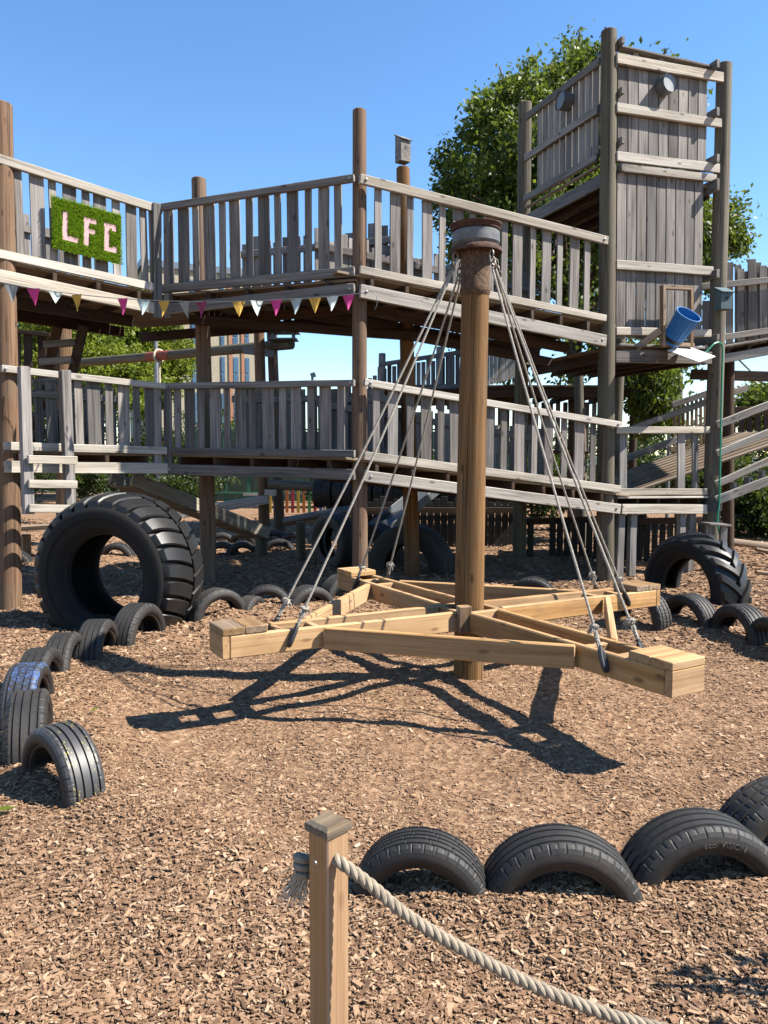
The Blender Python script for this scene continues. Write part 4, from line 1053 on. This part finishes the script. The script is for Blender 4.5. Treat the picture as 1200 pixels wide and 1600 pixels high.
while cnt < 15000:
    u, v = random.uniform(-.01, 1.01), random.uniform(-.02, 1.02)
    if any(a-.004 < u < c+.004 and b-.006 < v < d+.006 for (a, b, c, d) in allr): continue
    p0 = pp(u, v, 0); hgt = random.uniform(.022, .042); s_ = (ud*random.uniform(-1, 1)+V((0, 0, random.uniform(-1.1, .7))))*hgt*.55
    sd_ = (ud*random.uniform(-1, 1)+V((0, 0, random.uniform(-1, 1)))).normalized()*.0032
    mb.add([p0-sd_, p0+sd_, p0+s_*.5+un*hgt*.6+sd_*.6, p0+s_+un*hgt], [(0, 1, 2), (0, 2, 3)]); cnt += 1
tf = mb.build('turf', M['turf'], pn, smooth=False)

# bunting
def bcur(px):
    pts = [(-40, 430), (0, 442), (40, 449), (110, 459), (175, 465.5), (250, 470), (330, 472), (400, 470), (480, 466), (550, 460), (566, 458)]
    for (x0, y0), (x1, y1) in zip(pts, pts[1:]):
        if x0 <= px <= x1: return at(px, y0+(y1-y0)*(px-x0)/(x1-x0), 7.72+.62*(px/560))
    return None
bn_ = thing('bunting', bcur(260), 'string of coloured triangular bunting flags along the left walkways', 'bunting', None)
mb = MB(); mb.tube([bcur(x) for x in range(-40, 567, 6)], .004, 5); mb.tube(curve([at(566, 458, 8.34), at(580, 456, 8.36), at(588, 462, 8.36), at(589, 475, 8.36), at(585, 484, 8.36)], 20), .004, 5); mb.build('cord', M['darksteel'], bn_)
for px, c_ in ((18, 'grey'), (52, 'pink'), (87, 'white'), (120, 'yellow'), (191, 'pink'), (224, 'ice'), (256, 'yellow'), (288, 'grey'), (315, 'plum'), (373, 'yellow'), (401, 'white'), (431, 'pink'), (462, 'ice'), (492, 'yellow'), (519, 'white'), (544, 'pink')):
    c0_ = bcur(px); wd = .066; hh = .165; tw_ = random.uniform(-.45, .45); sd_ = V((math.cos(tw_), math.sin(tw_), 0)); nn_ = V((-sd_.y, sd_.x, 0)); bl_ = random.uniform(-.07, .07)
    if px == 87: hh = .12
    mb = MB(); vs, fs = [], []; nr = 5
    for i in range(nr+1):
        t = i/nr; wv = wd*(1-t)+.001; cz_ = c0_+V((0, 0, -hh*t))+nn_*(bl_*t*t+.010*math.sin(3*t))
        for s_ in (-1, -.33, .33, 1): vs.append(cz_+sd_*(wv*s_)+nn_*(.006*math.cos(s_*3+px)))
    m_ = len(vs); vs += [v_+nn_*.0012 for v_ in vs]
    for i in range(nr):
        for j in range(3): a = i*4+j; fs += [(a, a+1, a+5, a+4), (m_+a, m_+a+4, m_+a+5, m_+a+1)]
    mb.add(vs, fs); mb.build('flag', M['flag_'+c_], bn_)

# ------------------------------------------------------------------ foreground post and rope
fp = at(513, 1300, 1.92); ftz = at(513, 1296, 1.92).z
rp0 = thing('rope_post', (fp.x, fp.y, 0), 'square timber post with a chamfered cap in the foreground', 'post')
mb = MB(); dgl = V((1, 1.06, 0)).normalized(); mb.board(V((fp.x, fp.y, -.05)), V((fp.x, fp.y, ftz)), .0756, .0756, dgl, .004, 6, .0008); mb.build('shaft', M['fpost'], rp0)
sq = [dgl, V((-dgl.y, dgl.x, 0))]
def capring(h, s_): return [V((fp.x, fp.y, ftz+h))+sq[0]*(a*s_)+sq[1]*(b*s_) for a, b in ((-1, -1), (1, -1), (1, 1), (-1, 1))]
mb = MB(); vs = capring(0, .043)+capring(.016, .0445)+capring(.020, .0435)+capring(.028, .033); off = V((3, 4, 5))
fs = [(0, 1, 2, 3), (12, 13, 14, 15)]+[(r_*4+j, r_*4+(j+1) % 4, r_*4+4+(j+1) % 4, r_*4+4+j) for r_ in range(3) for j in range(4)]
mb.add(vs, fs, [V((v_.dot(sq[0]), v_.dot(sq[1]), v_.z))+off for v_ in vs]); mb.build('cap', M['cap'], rp0, angle=20)
mb = MB(); q = at(493, 1348, 1.92-.055); mb.lathe([(0, .006), (.003, .006), (.004, .004), (.004, .0002)], q, V((-.7, -.71, 0)), 12); mb.build('screw', M['bolt'], rp0)
rpts = [at(505, 1335, 1.940), at(526, 1344, 1.885), at(545, 1357, 1.865), at(578, 1382, 1.855), at(612, 1411, 1.845), at(646, 1437, 1.835), at(707, 1474, 1.820), at(800, 1524, 1.800), at(900, 1567, 1.780), at(994, 1598, 1.760), at(1120, 1625, 1.740), at(1300, 1640, 1.720), at(1500, 1610, 1.700)]
rb = thing('barrier_rope', rpts[1], 'thick twisted rope sagging from the foreground post', 'rope')
mb = MB(); mb.rope(curve(rpts, 120), .0152, .070, 10, .006); mb.build('laid_rope', M['rope2'], rb)
mb = MB(); kc = at(470, 1352, 1.960)
for i in range(3): torus(mb, kc+V((.004, 0, .02-.022*i)), V((.2, .3, 1)), .017, .010, 1.1, 14, 8)
mb.build('knot', M['rope2'], rb)
mb = MB()
for i in range(110):
    q = kc+V((random.uniform(-.016, .016), random.uniform(-.02, .02), random.uniform(-.03, .0))); L2 = random.uniform(.04, .09); dx = random.gauss(-.014, .016); dy = random.gauss(0, .016)
    mb.tube([q, q+V((dx*.4, dy*.4, -L2*.5)), q+V((dx*1.2, dy*1.2, -L2))], .0011, 3, cap=False)
mb.build('frayed_end', M['fray'], rb)

# ------------------------------------------------------------------ rear structures
RW = thing('rear_walkway', at(690, 600, 15.2), 'grey rear walkway with uneven pickets seen under the upper ramp', 'walkway')
mb = MB()
for i in range(20):
    px = 578+i*7.6; yt = 592-7*i if i < 3 else 574-(px-600)*.17; mb.board(at(px, 614, 15.3), at(px, yt+random.uniform(-5, 3), 15.3), .085, .025, (1, 0, 0))
mb.build('picket_panel', M['grey'], RW)
for (x, y0, y1) in ((597, 552, 640), (687, 542, 640), (704, 552, 640), (812, 560, 640)):
    mb = MB(); mb.log(at(x, y1, 15.2), at(x, y0, 15.2), .075, .07, 12, 3); mb.build('post', M['grey'], RW, angle=40)
for (x0, y0, x1, y1) in ((592, 570, 722, 550), (640, 605, 725, 603)):
    mb = MB(); mb.board(at(x0, y0, 15.15), at(x1, y1, 15.15), .085, .05); mb.build('rail', M['grey'], RW)
mb = MB()
for i in range(9):
    px = 756+i*6.0; mb.board(at(px, 604-i*1.6, 15.0), at(px, 545, 15.0), .07, .025, (1, 0, 0))
mb.build('picket_panel', M['rail'], RW)
mb = MB(); mb.board(at(750, 627, 14.9), at(812, 599, 14.9), .11, .06); mb.build('brace', M['grey'], RW)
mb = MB(); a = at(575, 616, 15.3)-V((0, 1.0, 0)); b = at(835, 616, 15.3)-V((0, 1.0, 0))
for i in range(22): mb.board(a+V((0, .2*i, 0)), b+V((0, .2*i, 0)), .04, .19)
mb.build('deck', M['dark'], RW)
PF = thing('rear_platform', at(900, 640, 15), 'dark timber platform on posts seen beneath the tower deck', 'platform')
mb = MB(); a = at(756, 604, 14.2); b = at(1000, 597, 14.2); b.z = a.z
for i in range(14): mb.board(a+V((0, .2*i, 0)), b+V((0, .2*i, 0)), .04, .19)
mb.build('deck', M['dark'], PF)
mb = MB(); mb.board(a+V((0, -.04, -.10)), b+V((0, -.04, -.10)), .2, .06); mb.build('beam', M['dark'], PF)
mb = MB()
for i in range(7): q = a.lerp(b, (i+.5)/7)-V((0, 0, .09)); mb.board(q, q+V((0, 2.7, 0)), .12, .05)
mb.build('joist', M['dark'], PF)
mb = MB()
for i in range(18): q = a.lerp(b, (i+.5)/18)+V((0, 2.75, 0)); mb.board(V((q.x, q.y, q.z-1.25)), V((q.x, q.y, q.z-.1)), .10, .025, (1, 0, 0))
mb.build('picket_panel', M['grey'], PF)
mb = MB(); q0 = a+V((0, 2.8, -1.2)); q1 = b+V((0, 2.8, -1.2))
for i in range(8): mb.board(q0-V((0, .2*i, 0)), q1-V((0, .2*i, 0)), .04, .19)
mb.build('lower_deck', M['dark'], PF)
for px in (815, 990):
    q = at(px, 650, 16.6); mb = MB(); mb.log(V((q.x, q.y, -.05)), V((q.x, q.y, a.z-.05)), .09, .085, 12, 3); mb.build('post', M['dark'], PF, angle=40)
# den fence under the tower
DF = thing('den_fence', at(900, 860, 12.2), 'dark board fence enclosing the den under the tower', 'fence')
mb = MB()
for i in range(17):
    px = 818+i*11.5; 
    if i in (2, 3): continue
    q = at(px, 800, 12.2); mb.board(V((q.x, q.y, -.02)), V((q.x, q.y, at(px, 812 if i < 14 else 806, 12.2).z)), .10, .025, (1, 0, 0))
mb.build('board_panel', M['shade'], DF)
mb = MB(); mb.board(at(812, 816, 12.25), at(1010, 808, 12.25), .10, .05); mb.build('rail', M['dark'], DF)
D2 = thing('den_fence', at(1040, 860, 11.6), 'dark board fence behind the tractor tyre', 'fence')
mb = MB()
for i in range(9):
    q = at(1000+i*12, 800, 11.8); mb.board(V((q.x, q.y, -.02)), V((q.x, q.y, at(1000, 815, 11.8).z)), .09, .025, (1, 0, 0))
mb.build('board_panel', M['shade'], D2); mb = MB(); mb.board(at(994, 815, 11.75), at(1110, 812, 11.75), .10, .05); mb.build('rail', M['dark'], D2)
shade_wall = thing('den_fence', at(680, 830, 13.5), 'added low dark board wall filling the shade behind the truck tyres', 'fence')  # added wall, hides the lit ground so the under-deck reads dark
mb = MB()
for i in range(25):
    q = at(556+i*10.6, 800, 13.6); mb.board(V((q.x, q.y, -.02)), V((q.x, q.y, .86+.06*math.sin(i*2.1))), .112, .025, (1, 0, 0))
mb.build('board_panel', M['shade'], shade_wall); mb = MB(); mb.board(at(550, 797, 13.55), at(815, 797, 13.55), .09, .05); mb.build('rail', M['dark'], shade_wall)
# side boards at the hose post
st_ = thing('step_box', gp(1128, 890), 'small wooden step box beside the foot of the hose post', 'step')
mb = MB(); mb.board(at(1102, 818, 10.25), at(1136, 820, 10.25), .025, .3); mb.build('top', M['grey'], st_)
for px in (1107, 1130):
    q = at(px, 830, 10.2); mb = MB(); mb.board(V((q.x, q.y, -.02)), V((q.x, q.y, at(px, 820, 10.2).z)), .09, .05, (1, 0, 0)); mb.build('leg', M['grey'], st_)
for (x0, y0, x1, y1, Yd, lab) in ((1140, 846, 1260, 862, 12.5, 'low sleeper edging at the right behind the tractor tyre'), (1180, 893, 1260, 905, 10, 'thin pole lying on the mulch at the right edge'), (1180, 858, 1260, 872, 11.2, 'cut branch lying in the shade at the right edge')):
    mb = MB(); mb.log(at(x0, y0, Yd), at(x1, y1, Yd), .06 if 'sleeper' in lab else .03, .06 if 'sleeper' in lab else .03, 10, 4); tag(mb.build('log', M['plate'], None, origin=at(x0, y0, Yd)), lab, 'log')

# ------------------------------------------------------------------ background: fences, building, lamp
gf = thing('mesh_fence', (at(370, 760, 26).x, 26, 0), 'green sports court fence seen between the posts', 'fence')
for px in (335, 352, 388, 412, 470, 520):
    mb = MB(); q = at(px, 740, 26); mb.board(V((q.x, 26, 0)), V((q.x, 26, 2.6)), .10, .10, (1, 0, 0)); mb.build('post', M['greenfence'], gf)
mb = MB()
for z in (.35, .95, 1.6, 2.5): mb.board(V((-6.6, 25.95, z)), V((2, 25.95, z)), .06, .05)
mb.build('rail', M['greenfence'], gf)
mb = MB(); mb.board(V((-6.6, 26.3, 1.25)), V((2, 26.3, 1.25)), 2.4, .03); mb.build('windbreak', M['mesh'], gf)
rf = thing('rainbow_fence', (-2, 21, 0), 'low picket fence painted in many colours at the back', 'fence')
cols = ['yellow', 'orange', 'pink', 'blue', 'yellow', 'purple', 'red', 'yellow', 'green', 'orange']
for i in range(11):
    x = -3.3+i*.155; mb = MB(); mb.board(V((x, 21, .05)), V((x, 21, .70+.04*math.sin(i*2.3))), .085, .025, (1, 0, 0)); mb.build('picket', M['pale_'+cols[(i*7+i//3) % 10]], rf)
mb = MB()
for z in (.2, .55): mb.board(V((-3.9, 21.04, z)), V((-1.5, 21.04, z)), .07, .04)
mb.build('rail', M['grey'], rf)
BD = 62
b0 = at(250, 600, BD).x-1.0; b1 = at(396, 600, BD).x+1.0; zt_ = at(340, 425, BD).z
bd = thing('apartment_building', ((b0+b1)/2, BD, 0), 'cream brick apartment block with orange panels behind the trees', 'building')
def bx(name, x0, x1, y0, y1, z0, z1, mat, parent):
    mb = MB(); vs = [(x, y, z) for z in (z0, z1) for x, y in ((x0, y0), (x1, y0), (x1, y1), (x0, y1))]
    mb.add(vs, [(0, 1, 2, 3), (4, 5, 6, 7), (0, 1, 5, 4), (1, 2, 6, 5), (2, 3, 7, 6), (3, 0, 4, 7)]); return mb.build(name, M[mat], parent, smooth=False)
bx('wall', b0, b1, BD, BD+12, 0, zt_, 'cream', bd); bx('roof', b0-.2, b1+.2, BD-.2, BD+12.2, zt_, zt_+.5, 'frame', bd)
for (pxa, pxb, mt, pr_) in ((345, 352, 'glass', .0), (358, 364, 'orange', .0), (364, 373.5, 'glass', .0), (378, 383, 'orange', .0), (383, 391, 'glass', .0), (300, 309, 'glass', 0), (318, 326, 'glass', 0)):
    xa, xb = at(pxa, 600, BD).x, at(pxb, 600, BD).x
    if mt == 'orange': bx('panel', xa, xb, BD-.08, BD+.02, 1, zt_-1, 'orange', bd); continue
    z = 1.2; 
    while z < zt_-1.5:
        f_ = bx('window', xa, xb, BD-.05, BD+.05, z, z+2.5, 'frame', bd)
        m_ = (xb-xa); bx('pane', xa+.06, xb-.06, BD-.09, BD-.055, z+.1, z+1.1, 'glass', f_); bx('pane', xa+.06, xb-.06, BD-.09, BD-.055, z+1.25, z+2.4, 'glass', f_); z += 2.95
bd.rotation_euler = (0, 0, R(24))
lm = thing('street_lamp', (at(245, 600, 24).x, 24, 0), 'grey street lamp standing in front of the yellow green tree', 'lamp')
q = at(245, 600, 24); mb = MB(); mb.tube([V((q.x, 24, 0)), V((q.x, 24, at(245, 580, 24).z))], .085, 10); mb.tube([V((q.x, 24, at(245, 580, 24).z)), V((q.x, 24, at(244, 533, 24).z))], .055, 10); mb.build('column', M['steel'], lm)
mb = MB(); mb.tube(curve([at(244, 534, 24), at(247, 529, 24), at(256, 521, 24)], 10), .04, 8); mb.build('arm', M['darksteel'], lm)
fl = thing('floodlight', (at(488, 600, 30).x, 30, 0), 'small floodlight on a thin mast above the middle railing', 'floodlight')
q = at(488, 590, 30); mb = MB(); mb.tube([V((q.x, 30, 0)), V((q.x, 30, q.z))], .05, 8); mb.build('mast', M['darksteel'], fl)
mb = MB(); c_ = at(489, 586, 30); mb.board(c_+V((-.09, 0, -.03)), c_+V((.10, 0, .03)), .18, .12); mb.build('lamp_head', M['darksteel'], fl)
gpz = thing('grey_pole', (at(1045, 700, 19).x, 19, 0), 'tall thin grey pole behind the hanging leaves', 'pole')
mb = MB(); q = at(1045, 700, 19); mb.tube([V((q.x, 19, 0)), V((q.x, 19, at(1045, 570, 19).z))], .05, 8); mb.build('shaft', M['steel'], gpz)

# ------------------------------------------------------------------ trees
def leaves(mb_v, n_tips, tips, per, size, droop, spread):
    """leaf faces along drooping twigs; returns arrays"""
    tips = np.asarray(tips); n_ = len(tips)*per
    idx = np.repeat(np.arange(len(tips)), per)
    out = tips[idx, :3]; dirs = tips[idx, 3:6]; t = rng.uniform(0, 1, n_)
    p = out-dirs*(t[:, None]*spread)+rng.normal(0, 1, (n_, 3))*(spread*.20*(.5+t[:, None]))
    p[:, 2] -= droop*(1-t)**2*spread
    s_ = size*rng.uniform(.65, 1.25, n_)
    ax = dirs*.7+rng.normal(0, .65, (n_, 3)); ax[:, 2] -= droop*.9; ax /= np.linalg.norm(ax, axis=1)[:, None]
    nr = rng.normal(0, 1, (n_, 3)); sd_ = np.cross(ax, nr); sd_ /= np.linalg.norm(sd_, axis=1)[:, None]+1e-9
    up = np.cross(sd_, ax)
    a, b = p, p+ax*s_[:, None]; mid = p+ax*(s_*.45)[:, None]+up*(s_*.10)[:, None]
    l_, r_ = mid+sd_*(s_*.27)[:, None]-up*(s_*.08)[:, None], mid-sd_*(s_*.27)[:, None]-up*(s_*.08)[:, None]
    return np.stack([a, l_, b, r_], 1)
def leafmesh(name, quads, mat, parent):
    n_ = len(quads); o0 = wloc(parent); vv = (quads.reshape(-1, 3)-np.array(o0)).astype(np.float32)
    me = bpy.data.meshes.new(name); me.vertices.add(n_*4); me.vertices.foreach_set('co', vv.ravel())
    lp = (np.arange(n_)[:, None]*4+np.array([0, 1, 2, 0, 2, 3])[None]).reshape(-1).astype(np.int32)
    me.loops.add(n_*6); me.loops.foreach_set('vertex_index', lp); me.polygons.add(n_*2); me.polygons.foreach_set('loop_start', np.arange(0, n_*6, 3, dtype=np.int32))
    me.update(calc_edges=True); me.materials.append(mat); ob = bpy.data.objects.new(name, me); COL.objects.link(ob); ob.parent = parent; return ob
def tree(name, label, base, cen, rad, tips_n, per, size, mat, droop=.5, spread=.9, extra=(), trunk_r=.2, group=None, shell=.62, cat='tree', lump=.3, flat=0):
    base, cen = V(base), V(cen)
    t = thing(name, base, label, cat, group)
    tips = []
    lob = [V([random.gauss(0, 1) for _ in range(3)]).normalized() for _ in range(16)]; amp = [random.uniform(-lump, lump) for _ in lob]
    while len(tips) < tips_n:
        d = V([random.gauss(0, 1) for _ in range(3)]).normalized()
        if d.z < -.55 and random.random() < .6: continue
        k_ = 1+sum(a_*max(0, d.dot(l_))**5 for a_, l_ in zip(amp, lob))
        rr = random.uniform(shell, 1.0)**.7*k_
        p = cen+V((d.x*rad[0], d.y*rad[1], d.z*rad[2]))*rr
        dd = (d+V((0, 0, .35))+V([random.gauss(0, .3) for _ in range(3)])).normalized()
        tips.append((*p, *dd))
    for e in extra: tips.append(tuple(e))
    q = leaves(None, 0, tips, per, size, droop, spread); leafmesh('crown', q, mat, t)
    mb = MB(); top = cen+V((0, 0, rad[2]*.3)); pts = [base+V((0, 0, -.1)), base.lerp(top, .4)+V((.1, 0, 0)), base.lerp(top, .7), top]
    mb.tube(curve(pts, 18), [trunk_r*(1-.75*i/18)+.01 for i in range(19)], 10)
    for tip in random.sample(tips, min(len(tips), 46)):
        e = V(tip[:3]); s0 = base.lerp(top, random.uniform(.35, .95)); m_ = s0.lerp(e, .5)+V((0, 0, -.15)+[]) if False else s0.lerp(e, .5)+V((0, 0, .1))
        mb.tube(curve([s0, m_, e], 8), [trunk_r*.28*(1-.85*i/8)+.006 for i in range(9)], 5)
    mb.build('trunk', M['bark'], t, angle=60); return t
# big tree behind the tower, with the sprays that show in the photo
TY = 16.5
ex = []
def spray(px, py, dx, dz, n_=3, Yd=TY):
    for _ in range(n_):
        p = at(px+random.uniform(-7, 7), py+random.uniform(-7, 7), Yd+random.uniform(-.5, .5)); d = V((dx+random.gauss(0, .2), random.gauss(0, .3), dz+random.gauss(0, .2))).normalized(); ex.append((*p, *d))
for a_ in ((905, 52, 0, 1, 3), (892, 78, -.2, 1, 3), (925, 75, .2, 1, 3), (900, 105, -.3, .8, 3), (885, 120, -.3, .8, 3), (842, 100, -.3, 1, 2), (818, 105, -.3, 1, 3), (770, 118, -.5, .8, 3), (748, 140, -.8, .5, 3), (722, 178, -.8, .5, 2), (690, 218, -.9, .3, 2), (683, 265, -1, .1, 3), (678, 290, -1, 0, 2),
           (1148, 300, .6, .8, 2), (1145, 330, .7, .4, 2), (1160, 340, .9, .4, 3), (1158, 357, .9, .2, 3), (1140, 352, .8, .2, 3), (1142, 385, .6, -.1, 1), (1118, 330, .5, .3, 5), (1115, 370, .4, .1, 6), (1112, 410, .4, 0, 6), (1108, 350, .4, .2, 6)): spray(*a_)
for a_ in ((1000, 605, -.4, -.6, 5), (1020, 600, .1, -.8, 6), (1035, 620, .3, -.6, 5), (1010, 640, 0, -.9, 4), (1045, 600, .4, -.4, 4), (990, 590, -.5, -.4, 5), (1060, 640, .4, -.6, 2)): spray(*a_, Yd=14.5)
for a_ in ((1165, 615, -.9, .2, 3), (1178, 608, -.5, .5, 4), (1195, 605, .2, .6, 6), (1190, 625, .2, 0, 5), (1205, 590, .3, .6, 5)): spray(*a_, Yd=17)
tree('leafy_tree', 'tall dark green broadleaf tree standing behind the tower', (at(905, 700, TY).x, TY, 0), at(876, 318, TY), (2.6, 2.4, 2.8), 340, 260, .118, M['leaf1'], .55, .85, ex, .22, None, .35, 'tree', .38)
tree('leafy_tree', 'yellow green tree behind the left walkways, nearer the building', (at(235, 700, 30).x, 30, 0), at(225, 560, 30), (2.3, 2.2, 3.0), 300, 130, .16, M['leaf2'], .15, .8, (), .2, 'yellow green trees on the left', .3, 'tree', .2)
tree('leafy_tree', 'wide yellow green tree at the far left behind the ladder', (at(110, 700, 27).x, 27, 0), at(105, 575, 27), (3.0, 2.4, 2.9), 300, 120, .15, M['leaf2'], .15, .8, (), .2, 'yellow green trees on the left', .3, 'tree', .2)
hed = [(-10.4, 25, 1.9, 1.1, 'low dark bush seen between the rungs of the entry ladder'), (-7.0, 24.5, 1.8, 1.0, 'low dark bush above the giant tyre beyond the plank ramp'), (-.6, 19.5, 1.5, 1.0, 'added dark bush deepening the shade behind the threaded tyres, left end'), (1.8, 19.8, 1.7, 1.1, 'added dark bush deepening the shade behind the threaded tyres, right end'), (4.2, 19.2, 1.5, 1.1, 'added dark bush deepening the shade behind the den fence'), (-8.2, 29, 2.2, 2.1, 'big bush between the two yellow green trees'), (-5.2, 30, 1.6, 1.9, 'big bush below the tree nearest the building'), (-6.9, 27, 1.3, 1.5, 'bush left of the court fence below the yellow green trees'), (3.6, 26.5, 1.8, 1.5, 'dark bush right of the court fence'), (15.5, 24, 2.4, 1.9, 'bush far right beyond the rising ramp'), (11.5, 27, 2.6, 1.7, 'taller bush behind the balustrade bushes'), (-17, 33, 3, 2.6, 'large bush beyond the left edge of the photo'), (-13, 31, 2.3, 2.2, 'hedge bush at the far left beyond the fence'), (-9, 30, 1.8, 1.4, 'hedge bush under the wide yellow green tree'), (5.2, 24, 1.9, 1.1, 'green bush behind the den fence, left of the hanging leaves'), (7.6, 23, 1.6, 1.35, 'bright bush behind the ramp rails below the hanging leaves'), (9.2, 22, 1.6, 1.0, 'bush behind the short grey balustrade'), (12, 21, 1.9, 1.2, 'bush behind the dark balustrade at the right edge'), (7.7, 15.5, .9, .7, 'dark bush in the shade under the right ramp'), (2.0, 27.5, 1.9, 1.3, 'bush behind the pole beyond the court fence'), (-3.5, 28, 1.5, 1.0, 'low bush beyond the court fence near the building')]  # bushes behind threaded tyres and den fence are added as a dark backdrop
for (x, y, rx_, rz_, lab) in hed:
    tree('bush', lab, (x, y, 0), (x, y, rz_*.8), (rx_, 1.0, rz_), 90, 80, .12, M['leaf3'], .1, .55, (), .05, 'bushes along the back', .3, 'bush', .2)

sp_ = thing('sapling', (2.05, 2.12, 0), 'thin young sapling standing just outside the right edge of the photo', 'sapling')
tp_ = []
for i in range(16):
    h = random.uniform(.45, 1.3); a = random.uniform(0, 6.28); r_ = random.uniform(.05, .28); tp_.append((2.05+r_*math.cos(a), 2.12+r_*math.sin(a)*.8, h, math.cos(a)*.5, math.sin(a)*.5, .6))
leafmesh('leaves', leaves(None, 0, tp_, 5, .06, .2, .22), M['leaf3'], sp_)
mb = MB(); mb.tube(curve([(2.05, 2.12, -.05), (2.07, 2.11, .6), (2.03, 2.12, 1.35)], 12), [.012*(1-.7*i/12) for i in range(13)], 6)
for t_ in tp_: mb.tube([V((2.05, 2.12, t_[2]*.7)), V(t_[:3])], .007, 5)
mb.build('stem', M['bark'], sp_)
dt = bpy.data.objects.new('distant_trees', None); COL.objects.link(dt); dt.location = (0, 46, 0)
tp_ = []
for i in range(900):
    x = random.uniform(-30, 34); hh = 3.1+.9*math.sin(x*.55+1)+.5*math.sin(x*1.7); z = hh*random.random()**.6
    tp_.append((x, 46+random.uniform(-1.5, 1.5), z, random.gauss(0, .5), random.gauss(-.3, .4), .6))
ob = leafmesh('distant_trees', leaves(None, 0, tp_, 40, .26, .1, 1.0), M['leaf3'], dt); ob.parent = None; ob.location = (0, 46, 0); bpy.data.objects.remove(dt)
ob.name = 'distant_trees'; ob['kind'] = 'stuff'; ob['label'] = 'far line of low trees along the horizon'
# fallen leaves
for (px, py, sz, rot, lab) in ((6, 1277, .055, .3, 'fresh green leaf lying on the mulch at the left edge'), (148, 1122, .035, 1.2, 'small pale green leaf lying on the mulch inside the left arc')):
    q = gp(px, py); q.z = float(gz(q.x, q.y))+.032; mb = MB(); c_, s_ = math.cos(rot), math.sin(rot)
    pr_ = [(-1, 0, 0), (-.5, .32, .12), (.2, .36, .14), (1, 0, .1), (.2, -.36, .1), (-.5, -.32, .1), (0, 0, 0)]
    vs = [q+V((c_*a-s_*b, s_*a+c_*b, h))*sz for a, b, h in pr_]; mb.add(vs, [(6, 0, 1), (6, 1, 2), (6, 2, 3), (6, 3, 4), (6, 4, 5), (6, 5, 0)])
    tag(mb.build('leaf', M['leaf2'], None, origin=q), lab, 'leaf')
